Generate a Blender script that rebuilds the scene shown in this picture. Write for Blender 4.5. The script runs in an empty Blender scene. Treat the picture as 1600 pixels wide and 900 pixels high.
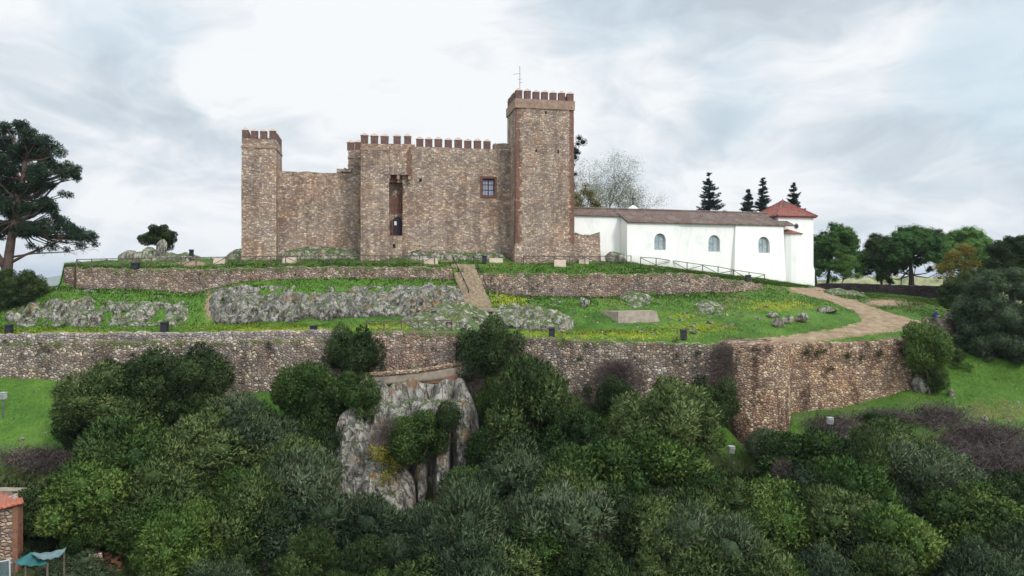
import bpy, math, random
import numpy as np
from mathutils import Vector
from mathutils.bvhtree import BVHTree
random.seed(7); RNG = np.random.default_rng(7)
S = bpy.context.scene; COL = S.collection
F = 1100.0; HZ = 430.0; CZ = 100.0          # focal length in px of the 1600 px frame, horizon row, eye height
# ------------------------------------------------------------------ camera
cam = bpy.data.objects.new('camera', bpy.data.cameras.new('camera')); COL.objects.link(cam)
cam.location = (0, 0, CZ); cam.rotation_euler = (math.radians(90), 0, 0)
cam.data.sensor_width = 36; cam.data.lens = 36 * F / 1600; cam.data.shift_y = -(450 - HZ) / 1600
cam.data.clip_start = 0.5; cam.data.clip_end = 30000; S.camera = cam
S.render.resolution_x = 1024; S.render.resolution_y = 576
# ------------------------------------------------------------------ world
SUN_EL, SUN_AZ = math.radians(38), math.radians(140)   # azimuth clockwise from +Y
EXPOSURE = 0.28
w = bpy.data.worlds.new('World'); S.world = w; w.use_nodes = True
nt = w.node_tree; nt.nodes.clear()
class G:
    """tiny node-graph helper"""
    def __init__(s, nt): s.nt = nt
    def n(s, t, **k):
        nd = s.nt.nodes.new(t)
        for a, b in k.items(): setattr(nd, a, b)
        return nd
    def l(s, a, b): s.nt.links.new(a, b)
    def val(s, sock, v):
        if hasattr(v, 'is_output'): s.l(v, sock)
        else: sock.default_value = v
    def math(s, op, a, b=0.0, c=0.0, clamp=False):
        nd = s.n('ShaderNodeMath', operation=op); nd.use_clamp = clamp
        s.val(nd.inputs[0], a); s.val(nd.inputs[1], b); s.val(nd.inputs[2], c); return nd.outputs[0]
    def vmath(s, op, a, b=(0, 0, 0)):
        nd = s.n('ShaderNodeVectorMath', operation=op); s.val(nd.inputs[0], a); s.val(nd.inputs[1], b)
        return nd.outputs['Value'] if op == 'DOT_PRODUCT' else nd.outputs[0]
    def mix(s, f, a, b, mode='MIX'):
        nd = s.n('ShaderNodeMix', data_type='RGBA', blend_type=mode)
        s.val(nd.inputs[0], f)
        for i, v in ((6, a), (7, b)):
            if not hasattr(v, 'is_output') and len(v) == 3: v = (*v, 1)
            s.val(nd.inputs[i], v)
        return nd.outputs[2]
    def ramp(s, f, stops, interp='LINEAR'):
        nd = s.n('ShaderNodeValToRGB'); cr = nd.color_ramp; cr.interpolation = interp
        while len(cr.elements) < len(stops): cr.elements.new(0.5)
        for e, (p, c) in zip(cr.elements, stops):
            e.position = p; e.color = (c, c, c, 1) if isinstance(c, (int, float)) else (*c, 1)
        s.val(nd.inputs[0], f); return nd.outputs[0]
    def noise(s, vec, scale, detail=4, rough=0.55, dist=0.0, col=False):
        nd = s.n('ShaderNodeTexNoise'); s.val(nd.inputs['Vector'], vec)
        nd.inputs['Scale'].default_value = scale; nd.inputs['Detail'].default_value = detail
        nd.inputs['Roughness'].default_value = rough; nd.inputs['Distortion'].default_value = dist
        return nd.outputs['Color' if col else 'Fac']
    def vor(s, vec, scale, feature='F1', rnd=1.0):
        nd = s.n('ShaderNodeTexVoronoi', feature=feature); s.val(nd.inputs['Vector'], vec)
        nd.inputs['Scale'].default_value = scale; nd.inputs['Randomness'].default_value = rnd; return nd
    def mapr(s, v, a, b, c=0.0, d=1.0, smooth=True):
        nd = s.n('ShaderNodeMapRange', interpolation_type='SMOOTHSTEP' if smooth else 'LINEAR')
        s.val(nd.inputs[0], v)
        for i, q in enumerate((a, b, c, d)): nd.inputs[i + 1].default_value = q
        return nd.outputs[0]
    def mapping(s, vec, scale=(1, 1, 1), loc=(0, 0, 0), rot=(0, 0, 0)):
        nd = s.n('ShaderNodeMapping'); s.l(vec, nd.inputs[0]); nd.inputs['Scale'].default_value = scale
        nd.inputs['Location'].default_value = loc; nd.inputs['Rotation'].default_value = rot; return nd.outputs[0]
g = G(nt)
tc = g.n('ShaderNodeTexCoord'); d = tc.outputs['Generated']
sky = g.n('ShaderNodeTexSky', sky_type='NISHITA'); sky.sun_disc = False
sky.sun_elevation = SUN_EL; sky.sun_rotation = SUN_AZ; sky.altitude = 300; sky.air_density = 1.0; sky.dust_density = 2.0
flat = g.mapping(d, scale=(1, 1, 2.1))
warp = g.vmath('ADD', flat, g.vmath('MULTIPLY', g.vmath('SUBTRACT', g.noise(flat, 2.2, 3, col=True), (0.5, 0.5, 0.5)), (0.55, 0.55, 0.55)))
n1 = g.noise(warp, 3.4, 8, 0.5)
n2 = g.noise(g.mapping(warp, loc=(3.1, 1.7, 0.4)), 9.0, 6, 0.55)
tone = g.math('ADD', g.math('MULTIPLY', g.math('SUBTRACT', n1, 0.5), 1.15), g.math('MULTIPLY', g.math('SUBTRACT', n2, 0.5), 0.85))
tone = g.math('ADD', tone, 0.74)
def skydir(px, py): v = Vector(((px - 800) / F, 1, (HZ - py) / F)); return v.normalized()
def blob(px, py, rdeg, amp, src=None):
    dt = g.vmath('DOT_PRODUCT', g.vmath('NORMALIZE', g.vmath('ADD', d, g.vmath('MULTIPLY', g.vmath('SUBTRACT', g.noise(d, 3.5, 4, col=True), (0.5, 0.5, 0.5)), (0.35, 0.35, 0.35)))), tuple(skydir(px, py)))
    return g.mapr(dt, math.cos(math.radians(rdeg)), 1.0, 0.0, amp)
for b in ((560, 110, 17, 0.23), (430, 30, 10, 0.08), (640, 250, 9, 0.06), (1460, 215, 13, 0.26), (1150, 250, 12, 0.20), (120, 20, 10, 0.15),
          (200, 150, 13, -0.10), (320, 160, 8, -0.06), (900, 120, 12, 0.10), (1330, 40, 15, -0.10), (1060, 80, 10, -0.03), (1430, 330, 13, -0.24), (420, 250, 6, -0.10), (250, 300, 11, 0.12),
          (1560, 110, 6, 0.05), (300, 380, 14, 0.06)):
    tone = g.math('ADD', tone, blob(*b))
tone = g.math('MINIMUM', g.math('MAXIMUM', tone, 0.52), 1.02)
cloud = g.ramp(g.mapr(tone, 0.42, 1.0, smooth=False), ((0.0, (5.7, 6.5, 7.3)), (0.45, (7.5, 8.4, 9.2)), (0.8, (9.7, 10.2, 10.7)), (1.0, (10.9, 11.15, 11.4))))
blue = g.mix(1.0, sky.outputs[0], (1.0, 1.0, 1.0), 'MULTIPLY')
cover = g.math('SUBTRACT', 1.0, g.math('ADD', g.math('ADD', blob(1590, 120, 7, 0.55), blob(980, 20, 6, 0.22)), g.math('ADD', blob(215, 30, 5, 0.25), blob(1180, 150, 6, 0.25)), clamp=True))
skyc = g.mix(cover, g.mix(0.35, (7.6, 10.6, 12.2), blue), cloud)
# clouds glow brighter round the hidden sun (behind the viewer)
sd = (math.cos(SUN_EL) * math.sin(SUN_AZ), math.cos(SUN_EL) * math.cos(SUN_AZ), math.sin(SUN_EL))
glow = g.mapr(g.vmath('DOT_PRODUCT', d, sd), 0.3, 1.0, 0.0, 0.7)
szd = g.n('ShaderNodeSeparateXYZ'); g.l(d, szd.inputs[0]); glow = g.math('ADD', glow, g.mapr(szd.outputs[2], 0.38, 0.95, 1.0, 2.3))
skyc = g.mix(1.0, skyc, g.n('ShaderNodeCombineXYZ').outputs[0], 'MULTIPLY')
cx = nt.nodes[-1] if False else [x for x in nt.nodes if x.type == 'COMBXYZ'][0]
for i in range(3): g.l(glow, cx.inputs[i])
bg = g.n('ShaderNodeBackground'); g.l(skyc, bg.inputs[0]); bg.inputs[1].default_value = 0.071
out = g.n('ShaderNodeOutputWorld'); g.l(bg.outputs[0], out.inputs[0])
sun = bpy.data.objects.new('sun', bpy.data.lights.new('sun', 'SUN')); COL.objects.link(sun)
sun.data.energy = 1.5; sun.data.angle = math.radians(11); sun.data.color = (1.0, 0.95, 0.87)
sun.rotation_euler = Vector(sd).to_track_quat('Z', 'Y').to_euler(); sun.location = (30, -30, CZ + 60)
S.view_settings.view_transform = 'Standard'; S.view_settings.look = 'None'
S.view_settings.exposure = EXPOSURE; S.view_settings.gamma = 1; S.view_settings.use_curve_mapping = False
S.cycles.max_bounces = 5; S.cycles.diffuse_bounces = 2; S.cycles.glossy_bounces = 1; S.cycles.transmission_bounces = 3
S.cycles.transparent_max_bounces = 4; S.cycles.volume_bounces = 0
# ------------------------------------------------------------------ helpers
def P(px, py, D): return np.array([(px - 800) / F * D, D, CZ + (HZ - py) / F * D])
def hsh(ix, iy, iz, seed=0):
    h = (ix.astype(np.int64) * 374761393 + iy.astype(np.int64) * 668265263 + iz.astype(np.int64) * 2147483647 + seed * 1274126177) & 0xffffffff
    h = ((h ^ (h >> 13)) * 1274126177) & 0xffffffff
    h = ((h ^ (h >> 16)) * 2246822519) & 0xffffffff
    return ((h ^ (h >> 15)) & 0xffffff) / float(0xffffff)
def vn(p, seed=0):
    p = np.asarray(p, float); i = np.floor(p); f = p - i; f = f * f * (3 - 2 * f); i = i.astype(np.int64); r = 0
    for dx in (0, 1):
        for dy in (0, 1):
            for dz in (0, 1):
                wgt = (f[..., 0] if dx else 1 - f[..., 0]) * (f[..., 1] if dy else 1 - f[..., 1]) * (f[..., 2] if dz else 1 - f[..., 2])
                r = r + wgt * hsh(i[..., 0] + dx, i[..., 1] + dy, i[..., 2] + dz, seed)
    return r * 2 - 1
def fbm(p, sc=1.0, octv=4, seed=0, gain=0.5):
    p = np.asarray(p, float) * sc; a = 1.0; t = 0; tot = 0
    for o in range(octv): t = t + a * vn(p, seed + o); tot += a; a *= gain; p = p * 2.03 + 7.1
    return t / tot
def tag(o, label=None, cat=None, group=None, kind=None):
    for k, v in (('label', label), ('category', cat), ('group', group), ('kind', kind)):
        if v: o[k] = v
    return o
def empty(name, loc, label=None, cat=None, group=None):
    o = bpy.data.objects.new(name, None); COL.objects.link(o); o.location = tuple(map(float, loc)); o.empty_display_size = 0.3
    return tag(o, label, cat, group)
def link(name, me, parent=None, loc=None):
    o = bpy.data.objects.new(name, me); COL.objects.link(o)
    if parent is not None:
        o.parent = parent
        if loc is None: o.matrix_parent_inverse.identity(); o.location = tuple(-np.array(wloc(parent)))
        else: o.location = tuple(float(a - b) for a, b in zip(loc, wloc(parent)))
    elif loc is not None: o.location = tuple(map(float, loc))
    return o
def wloc(o):
    v = Vector((0, 0, 0))
    while o is not None: v = v + o.location; o = o.parent
    return v
def npmesh(name, V, Fc, mats, midx=None, smooth=True, attrs=None, normals=None):
    """Fc: list of arrays (n,k)"""
    me = bpy.data.meshes.new(name); V = np.asarray(V, np.float32)
    if isinstance(Fc, np.ndarray): Fc = [Fc]
    Fc = [np.asarray(f, np.int32) for f in Fc if len(f)]
    loops = np.concatenate([f.ravel() for f in Fc]); cnt = np.concatenate([np.full(len(f), f.shape[1], np.int32) for f in Fc])
    me.vertices.add(len(V)); me.vertices.foreach_set('co', V.ravel())
    me.loops.add(len(loops)); me.loops.foreach_set('vertex_index', loops)
    me.polygons.add(len(cnt)); st = np.concatenate([[0], np.cumsum(cnt)[:-1]]).astype(np.int32)
    me.polygons.foreach_set('loop_start', st); me.polygons.foreach_set('loop_total', cnt)
    if midx is not None: me.polygons.foreach_set('material_index', np.asarray(midx, np.int32))
    me.polygons.foreach_set('use_smooth', np.full(len(cnt), smooth))
    for m in (mats if isinstance(mats, (list, tuple)) else [mats]): me.materials.append(m)
    me.update(calc_edges=True)
    for k, v in (attrs or {}).items():
        a = me.attributes.new(k, 'FLOAT', 'POINT'); a.data.foreach_set('value', np.asarray(v, np.float32))
    if normals is not None: me.normals_split_custom_set_from_vertices(np.asarray(normals, np.float32))
    return me
class MB:
    """collects polygons; build() links ONE mesh object"""
    def __init__(s): s.v = []; s.f = []; s.m = []
    def add(s, vs, fs, m=0):
        b = len(s.v); s.v += [tuple(map(float, q)) for q in vs]; s.f += [tuple(b + i for i in f) for f in fs]; s.m += [m] * len(fs); return s
    def prism(s, pts, z0, z1, m=0, z1s=None):
        """vertical prism on xy outline"""
        n = len(pts); lo = [(p[0], p[1], z0) for p in pts]; hi = [(p[0], p[1], z1s[i] if z1s else z1) for i, p in enumerate(pts)]
        fs = [tuple(range(n - 1, -1, -1)), tuple(range(n, 2 * n))] + [(i, (i + 1) % n, n + (i + 1) % n, n + i) for i in range(n)]
        return s.add(lo + hi, fs, m)
    def obox(s, c, u, v, wv, m=0):
        """box by centre and three half-axis vectors"""
        c, u, v, wv = map(np.array, (c, u, v, wv))
        vs = [c + a * u + b * v + e * wv for e in (-1, 1) for a, b in ((-1, -1), (1, -1), (1, 1), (-1, 1))]
        return s.add(vs, [(3, 2, 1, 0), (4, 5, 6, 7), (0, 1, 5, 4), (1, 2, 6, 5), (2, 3, 7, 6), (3, 0, 4, 7)], m)
    def tube(s, pts, rad, n=6, m=0):
        pts = [np.array(p, float) for p in pts]; rings = []
        for i, p in enumerate(pts):
            t = pts[min(i + 1, len(pts) - 1)] - pts[max(i - 1, 0)]; t = t / (np.linalg.norm(t) + 1e-9)
            a = np.cross(t, (0, 0, 1) if abs(t[2]) < 0.9 else (1, 0, 0)); a /= np.linalg.norm(a); b = np.cross(t, a)
            r = rad[i] if hasattr(rad, '__len__') else rad
            rings.append([p + r * (math.cos(k * 2 * math.pi / n) * a + math.sin(k * 2 * math.pi / n) * b) for k in range(n)])
        vs = [q for r in rings for q in r]; fs = []
        for i in range(len(pts) - 1):
            for k in range(n): fs.append((i * n + k, i * n + (k + 1) % n, (i + 1) * n + (k + 1) % n, (i + 1) * n + k))
        fs += [tuple(range(n - 1, -1, -1)), tuple((len(pts) - 1) * n + k for k in range(n))]
        return s.add(vs, fs, m)
    def mesh(s, name, mats, smooth=False):
        me = bpy.data.meshes.new(name); me.from_pydata(s.v, [], s.f)
        for m in (mats if isinstance(mats, (list, tuple)) else [mats]): me.materials.append(m)
        me.polygons.foreach_set('material_index', s.m); me.polygons.foreach_set('use_smooth', [smooth] * len(s.f)); me.update(); return me
    def build(s, name, mats, parent=None, smooth=False): return link(name, s.mesh(name, mats, smooth), parent)
def cut(o, cutters):
    """carve openings out of a wall mesh"""
    cs = []
    for c in cutters:
        co = bpy.data.objects.new('cutter', c.mesh('cutter', [])); COL.objects.link(co); cs.append(co)
        co.location = (0, 0, 0)
        md = o.modifiers.new('b', 'BOOLEAN'); md.object = co; md.operation = 'DIFFERENCE'; md.solver = 'EXACT'
    dg = bpy.context.evaluated_depsgraph_get(); dg.update()
    me = bpy.data.meshes.new_from_object(o.evaluated_get(dg)); o.modifiers.clear(); o.data = me
    for co in cs: bpy.data.objects.remove(co)
# ------------------------------------------------------------------ materials
def newmat(name):
    m = bpy.data.materials.new(name); m.use_nodes = True; m.node_tree.nodes.clear(); g = G(m.node_tree)
    bs = g.n('ShaderNodeBsdfPrincipled'); o = g.n('ShaderNodeOutputMaterial'); g.l(bs.outputs[0], o.inputs[0])
    bs.inputs['Specular IOR Level'].default_value = 0.25; bs.inputs['Roughness'].default_value = 0.9
    return m, g, bs
def wpos(g): return g.n('ShaderNodeNewGeometry').outputs['Position']
def attr(g, name): a = g.n('ShaderNodeAttribute'); a.attribute_name = name; return a.outputs['Fac']
def bump(g, bs, h, strength=0.6, dist=0.06):
    b = g.n('ShaderNodeBump'); b.inputs['Strength'].default_value = strength; b.inputs['Distance'].default_value = dist
    g.l(h, b.inputs['Height']); g.l(b.outputs[0], bs.inputs['Normal'])
def srgb(r, gg, b):
    f = lambda c: ((c / 255 + 0.055) / 1.055) ** 2.4 if c > 10 else c / 255 / 12.92
    return (f(r), f(gg), f(b))
def rubble(name, scale, stones, mortar, zs=1.5, gap=0.10, stain=(0.55, 0.5, 0.47), stain_amt=0.5, moss=0.0, brick=False, course=0.0, rough=0.9, joint=1.0, gain=1.5, rnd=0.88, soft=0.15):
    m, g, bs = newmat(name); p = wpos(g)
    q = g.mapping(p, scale=(1, 1, zs))
    q = g.vmath('ADD', q, g.vmath('MULTIPLY', g.vmath('SUBTRACT', g.noise(q, scale * 0.7, 2, col=True), (0.5,) * 3), (0.16,) * 3))
    v = g.vor(q, scale, 'F1', rnd); e = g.vor(q, scale, 'DISTANCE_TO_EDGE', rnd)
    sp = g.n('ShaderNodeSeparateColor'); g.l(v.outputs['Color'], sp.inputs[0])
    n = len(stones); col = g.ramp(sp.outputs[0], [((i + 0.0) / n, c) for i, c in enumerate(stones)], 'CONSTANT')
    mean = tuple(sum(c[i] for c in stones) / n for i in range(3)); col = g.mix(soft, col, mean)
    big = g.noise(g.mapping(p, scale=(1, 1, 1.6), loc=(4, 2, 8)), 0.9, 3, 0.5); col = g.mix(1, col, g.ramp(big, ((0.3, (0.74, 0.74, 0.78)), (0.5, (1, 1, 1)), (0.72, (1.2, 1.14, 1.02)))), 'MULTIPLY')
    reg = g.noise(p, 0.33, 4, 0.6); col = g.mix(g.mapr(reg, 0.42, 0.68, 0, 0.55), col, g.mix(1, col, (1.16, 0.96, 0.80), 'MULTIPLY'))
    col = g.mix(g.math('MULTIPLY', sp.outputs[1], 0.45), col, g.mix(1, col, (0.6, 0.6, 0.62), 'MULTIPLY'))
    gr = g.noise(p, 14, 3, 0.7); col = g.mix(1, col, g.ramp(gr, ((0.25, 0.72), (0.75, 1.25))), 'MULTIPLY')
    jn = g.math('ADD', e.outputs['Distance'], g.math('MULTIPLY', g.math('SUBTRACT', g.noise(p, scale * 2.2, 3), 0.5), 0.08))
    mm = g.mapr(jn, gap * 0.1, gap * 0.65, 1, 0)
    mm = g.math('MULTIPLY', mm, joint)
    col = g.mix(mm, col, mortar)
    if course:
        sz = g.n('ShaderNodeSeparateXYZ'); g.l(p, sz.inputs[0])
        zz = g.math('ADD', sz.outputs[2], g.math('MULTIPLY', g.noise(p, 0.8, 2), 0.25))
        fr = g.math('FRACT', g.math('MULTIPLY', zz, 1 / course)); ln = g.math('MULTIPLY', g.mapr(fr, 0.0, 0.10, 1, 0), g.mapr(g.noise(p, 0.7, 3), 0.4, 0.6, 0, 0.85))
        col = g.mix(ln, col, mortar)
    if brick:
        bk = g.n('ShaderNodeTexBrick'); bk.inputs['Scale'].default_value = 4.5
        sx = g.n('ShaderNodeSeparateXYZ'); g.l(p, sx.inputs[0]); cb = g.n('ShaderNodeCombineXYZ'); g.l(g.math('ADD', sx.outputs[0], sx.outputs[1]), cb.inputs[0]); g.l(sx.outputs[2], cb.inputs[1]); g.l(cb.outputs[0], bk.inputs['Vector'])
        bk.inputs['Color1'].default_value = (*srgb(118, 78, 66), 1); bk.inputs['Color2'].default_value = (*srgb(98, 68, 60), 1); bk.inputs['Mortar'].default_value = (*srgb(104, 88, 80), 1)
        bc = g.mix(g.mapr(g.noise(p, 2.0, 4), 0.4, 0.7), bk.outputs[0], srgb(112, 92, 80))
        f = g.math('ADD', attr(g, 'brick'), g.math('MULTIPLY', g.math('SUBTRACT', g.noise(g.mapping(p, scale=(1, 1, 1.8)), 1.6, 3, 0.65), 0.5), 1.3))
        col = g.mix(g.mapr(f, 0.45, 0.6), col, bc)
    st = g.noise(g.mapping(p, scale=(1, 1, 0.22)), 0.9, 5, 0.62); st2 = g.noise(p, 0.16, 3)
    col = g.mix(g.math('MULTIPLY', g.mapr(st, 0.45, 0.60), g.mapr(st2, 0.3, 0.5, 0.3, stain_amt)), col, g.mix(1, col, stain, 'MULTIPLY'))
    if moss:
        mo = g.mapr(g.math('ADD', g.noise(p, 1.3, 5, 0.7), g.math('MULTIPLY', attr(g, 'moss'), 0.22)), 0.66 - moss * 0.1, 0.75)
        col = g.mix(g.math('MULTIPLY', mo, 0.85), col, srgb(72, 84, 40))
    col = g.mix(1, col, (gain, gain * .99, gain * 0.965), 'MULTIPLY')
    g.l(col, bs.inputs['Base Color']); bs.inputs['Roughness'].default_value = rough
    h = g.math('ADD', g.mapr(jn, 0, gap * 1.8, 0, 1), g.math('ADD', g.math('MULTIPLY', gr, 0.35), g.math('MULTIPLY', sp.outputs[2], 0.8)))
    bump(g, bs, h, 0.85, 0.09); return m
K = srgb
M = {}
M['castle'] = rubble('castle_masonry', 3.9, [K(124, 108, 98), K(152, 137, 124), K(138, 121, 110), K(174, 160, 145), K(130, 111, 104), K(156, 137, 122), K(194, 180, 166), K(116, 103, 98)], K(112, 98, 89), zs=1.85, brick=True, rnd=0.75, soft=0.3, gain=1.72, moss=0.05, course=0.83, stain_amt=0.6)
M['castle_side'] = M['castle']
M['lower'] = rubble('retaining_masonry', 3.7, [K(122, 112, 104), K(146, 136, 126), K(104, 95, 90), K(162, 151, 139), K(132, 116, 107), K(114, 106, 103), K(186, 178, 163), K(124, 111, 98)], K(72, 65, 58), zs=1.35, gap=0.15, moss=0.12, stain_amt=0.9, stain=(0.58, 0.56, 0.54), gain=1.5)
M['parapet'] = rubble('parapet_masonry', 3.3, [K(132, 126, 122), K(156, 149, 143), K(118, 112, 110), K(172, 166, 158), K(140, 130, 124)], K(86, 80, 76), zs=1.3, gap=0.14, stain_amt=0.6, gain=1.45)
M['upper'] = rubble('drystone', 3.6, [K(136, 120, 110), K(156, 141, 130), K(120, 105, 98), K(146, 126, 115), K(172, 158, 145), K(128, 115, 108)], K(80, 70, 65), zs=1.4, gap=0.15, moss=0.2, stain_amt=0.6, gain=1.4)
M['tanwall'] = rubble('tan_masonry', 3.8, [K(158, 136, 114), K(138, 115, 99), K(182, 162, 138), K(148, 121, 99), K(118, 98, 88), K(196, 180, 156), K(164, 140, 118)], K(88, 72, 63), zs=1.4, gap=0.15, moss=0.0, stain_amt=1.0, stain=(0.40, 0.36, 0.38), gain=1.4)
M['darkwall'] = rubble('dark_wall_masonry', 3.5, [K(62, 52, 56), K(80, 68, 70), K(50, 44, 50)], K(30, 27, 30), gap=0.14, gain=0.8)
M['rock'] = None
def rockmat(name, tint=(1, 1, 1), moss=0.3, streak=0.35, ochre=0.5):
    m, g, bs = newmat(name); p = wpos(g)
    q = g.vmath('ADD', g.mapping(p, scale=(1, 1, streak)), g.vmath('MULTIPLY', g.vmath('SUBTRACT', g.noise(p, 1.4, 4, col=True), (0.5,) * 3), (0.7,) * 3))
    a = g.noise(q, 1.6, 8, 0.68); b = g.noise(p, 6.5, 6, 0.75)
    col = g.ramp(a, ((0.28, K(72, 68, 66)), (0.42, K(120, 116, 110)), (0.54, K(158, 154, 146)), (0.72, K(192, 188, 178))))
    col = g.mix(1, col, g.ramp(b, ((0.28, 0.45), (0.5, 1.0), (0.72, 1.22))), 'MULTIPLY')
    cr = g.vor(q, 1.5, 'DISTANCE_TO_EDGE'); crf = g.mapr(g.math('ADD', cr.outputs['Distance'], g.math('MULTIPLY', g.math('SUBTRACT', b, 0.5), 0.12)), 0.0, 0.06, 0.8, 0)
    col = g.mix(g.math('MULTIPLY', crf, 0.6), col, K(62, 56, 50)); fs_ = g.noise(g.mapping(q, scale=(2.2, 2.2, .5)), 2.0, 5, 0.7); col = g.mix(g.mapr(fs_, 0.50, 0.62, 0, 0.85), col, K(60, 56, 52))
    oc = g.noise(p, 0.55, 4, 0.6); col = g.mix(g.math('MULTIPLY', g.mapr(oc, 0.56, 0.68), ochre), col, K(150, 112, 78))
    br = g.noise(g.mapping(p, loc=(5, 3, 2)), 0.8, 5, 0.7); col = g.mix(g.mapr(br, 0.55, 0.68, 0, 0.6), col, K(96, 82, 70))
    geo = g.n('ShaderNodeNewGeometry'); sz = g.n('ShaderNodeSeparateXYZ'); g.l(geo.outputs['Normal'], sz.inputs[0])
    mo = g.math('ADD', g.math('MULTIPLY', sz.outputs[2], 0.30), g.noise(p, 1.7, 5, 0.7))
    col = g.mix(g.mapr(mo, 0.80 - moss * 0.25, 0.88 - moss * 0.22, 0, 0.9), col, K(70, 92, 38))
    col = g.mix(1, col, tint, 'MULTIPLY'); g.l(col, bs.inputs['Base Color'])
    bump(g, bs, g.math('ADD', g.math('ADD', a, g.math('MULTIPLY', b, 0.6)), g.math('MULTIPLY', crf, -0.8)), 0.9, 0.22); return m
M['rock'] = rockmat('limestone', moss=0.46, tint=(1.16, 1.15, 1.1)); M['cliff'] = rockmat('cliff_rock', moss=0.25, streak=0.28, ochre=0.75, tint=(0.98, 0.98, 0.95))
def simple(name, c, rough=0.8, var=0.15, sc=3.0, metal=0.0, bmp=0.2):
    m, g, bs = newmat(name); p = wpos(g); n = g.noise(p, sc, 5, 0.65)
    col = g.mix(1, (*c, 1), g.ramp(n, ((0.3, 1 - var), (0.7, 1 + var))), 'MULTIPLY'); g.l(col, bs.inputs['Base Color'])
    bs.inputs['Roughness'].default_value = rough; bs.inputs['Metallic'].default_value = metal
    if bmp: bump(g, bs, g.noise(p, sc * 5, 4), bmp, 0.03)
    return m
M['merlon'] = simple('merlon_brick', K(104, 80, 74), var=0.45, sc=5); M['mcap'] = simple('merlon_cap', K(176, 160, 146), var=0.2, sc=4)
M['stepstone'] = simple('step_stone', K(150, 134, 112), var=0.45, sc=4, bmp=0.6); M['brick'] = simple('brickwork', K(128, 90, 72), var=0.35, sc=6); M['redbrick'] = simple('red_plaster', K(108, 74, 64), var=0.35, sc=3)
M['cornice'] = simple('cornice_stone', K(146, 122, 106), var=0.4, sc=3)
M['dark'] = simple('dark_void', K(38, 34, 38), var=0.2); M['door'] = simple('door_wood', K(48, 40, 50), var=0.3, sc=6, rough=0.6)
M['pane'] = simple('castle_glass', K(150, 152, 170), rough=0.25, var=0.25, sc=5, bmp=0); M['wood'] = simple('fence_wood', K(96, 84, 76), var=0.3, sc=6)
M['paper'] = simple('paper', K(220, 220, 220)); M['metal'] = simple('galvanised', K(120, 122, 126), metal=0.6, rough=0.4)
M['iron'] = simple('black_iron', K(38, 38, 44), rough=0.5, var=0.2); M['lampwhite'] = simple('lamp_white', K(176, 180, 182), rough=0.4, var=0.1)
M['pink'] = simple('pale_panel', K(196, 176, 160), var=0.12, sc=4); M['teal'] = simple('tarp', K(42, 94, 94), var=0.3, sc=2, rough=0.6); M['tarpgrey'] = simple('tarp_grey', K(98, 118, 120), var=0.3, sc=3)
M['concrete'] = simple('concrete', K(144, 132, 118), var=0.3, sc=2.2, bmp=0.5); M['bark'] = simple('bark', K(96, 80, 68), var=0.4, sc=4, bmp=0.6); M['darkbark'] = simple('dark_bark', K(58, 48, 44), var=0.3, sc=5)
M['palebark'] = simple('pale_bark', K(84, 68, 60), var=0.5, sc=1.5); M['greybark'] = simple('grey_bark', K(110, 104, 98), var=0.2)
M['blue'] = simple('blue_cloth', K(44, 58, 110), var=0.2); M['skin'] = simple('skin', K(190, 140, 112), bmp=0); M['cloth'] = simple('dark_cloth', K(34, 34, 42)); M['clothgrey'] = simple('grey_cloth', K(112, 110, 120))
def whitewash():
    m, g, bs = newmat('whitewash'); p = wpos(g)
    st = g.noise(g.mapping(p, scale=(1, 1, 0.25)), 1.2, 5, 0.6); n = g.noise(p, 0.5, 4)
    col = g.mix(g.mapr(st, 0.5, 0.75, 0, 0.30), K(238, 237, 233), K(186, 186, 182)); col = g.mix(g.mapr(n, 0.55, 0.7, 0, 0.35), col, K(206, 208, 202)); sz = g.n('ShaderNodeSeparateXYZ'); g.l(p, sz.inputs[0]); gx_ = g.math('SUBTRACT', sz.outputs[2], g.math('ADD', CZ + 1.75, g.math('MULTIPLY', g.math('SUBTRACT', 13.4, sz.outputs[0]), 0.135))); col = g.mix(g.math('MULTIPLY', g.mapr(g.math('ADD', gx_, g.math('MULTIPLY', g.noise(p, 1.5, 4), 1.2)), 0.3, 1.5, 1, 0), 0.35), col, K(168, 160, 140))
    g.l(col, bs.inputs['Base Color']); bump(g, bs, g.noise(p, 3, 5), 0.3, 0.05); return m
M['white'] = whitewash(); M['chpane'] = simple('chapel_glass', K(150, 165, 172), rough=0.2, var=0.35, sc=2.5, bmp=0); M['greyframe'] = simple('grey_frame', K(150, 150, 146), var=0.15)
def tilemat(name, a, b, c, lich):
    m, g, bs = newmat(name); p = wpos(g); v = g.vor(g.mapping(p, scale=(1, 1, 1)), 4.5)
    col = g.ramp(g.noise(v.outputs['Position'], 3.0, 3, 0.7), ((0.3, a), (0.5, b), (0.7, c)))
    n = g.noise(p, 0.9, 6, 0.7); col = g.mix(g.mapr(n, 0.46, 0.62, 0, lich), col, K(122, 114, 106)); col = g.mix(g.mapr(g.noise(p, 3.2, 5, 0.7), 0.52, 0.66, 0, lich), col, K(70, 62, 58))
    g.l(col, bs.inputs['Base Color']); bump(g, bs, g.noise(p, 9, 3), 0.5, 0.04); return m
M['tile'] = tilemat('weathered_tile', K(88, 70, 64), K(116, 98, 90), K(106, 72, 66), 1.0); M['tilered'] = tilemat('red_tile', K(124, 62, 58), K(150, 92, 82), K(112, 58, 56), 0.75)
M['tileorange'] = tilemat('orange_tile', K(158, 86, 66), K(178, 106, 84), K(136, 72, 56), 0.4); M['eave'] = simple('red_eave', K(128, 66, 64), var=0.2)
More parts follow.
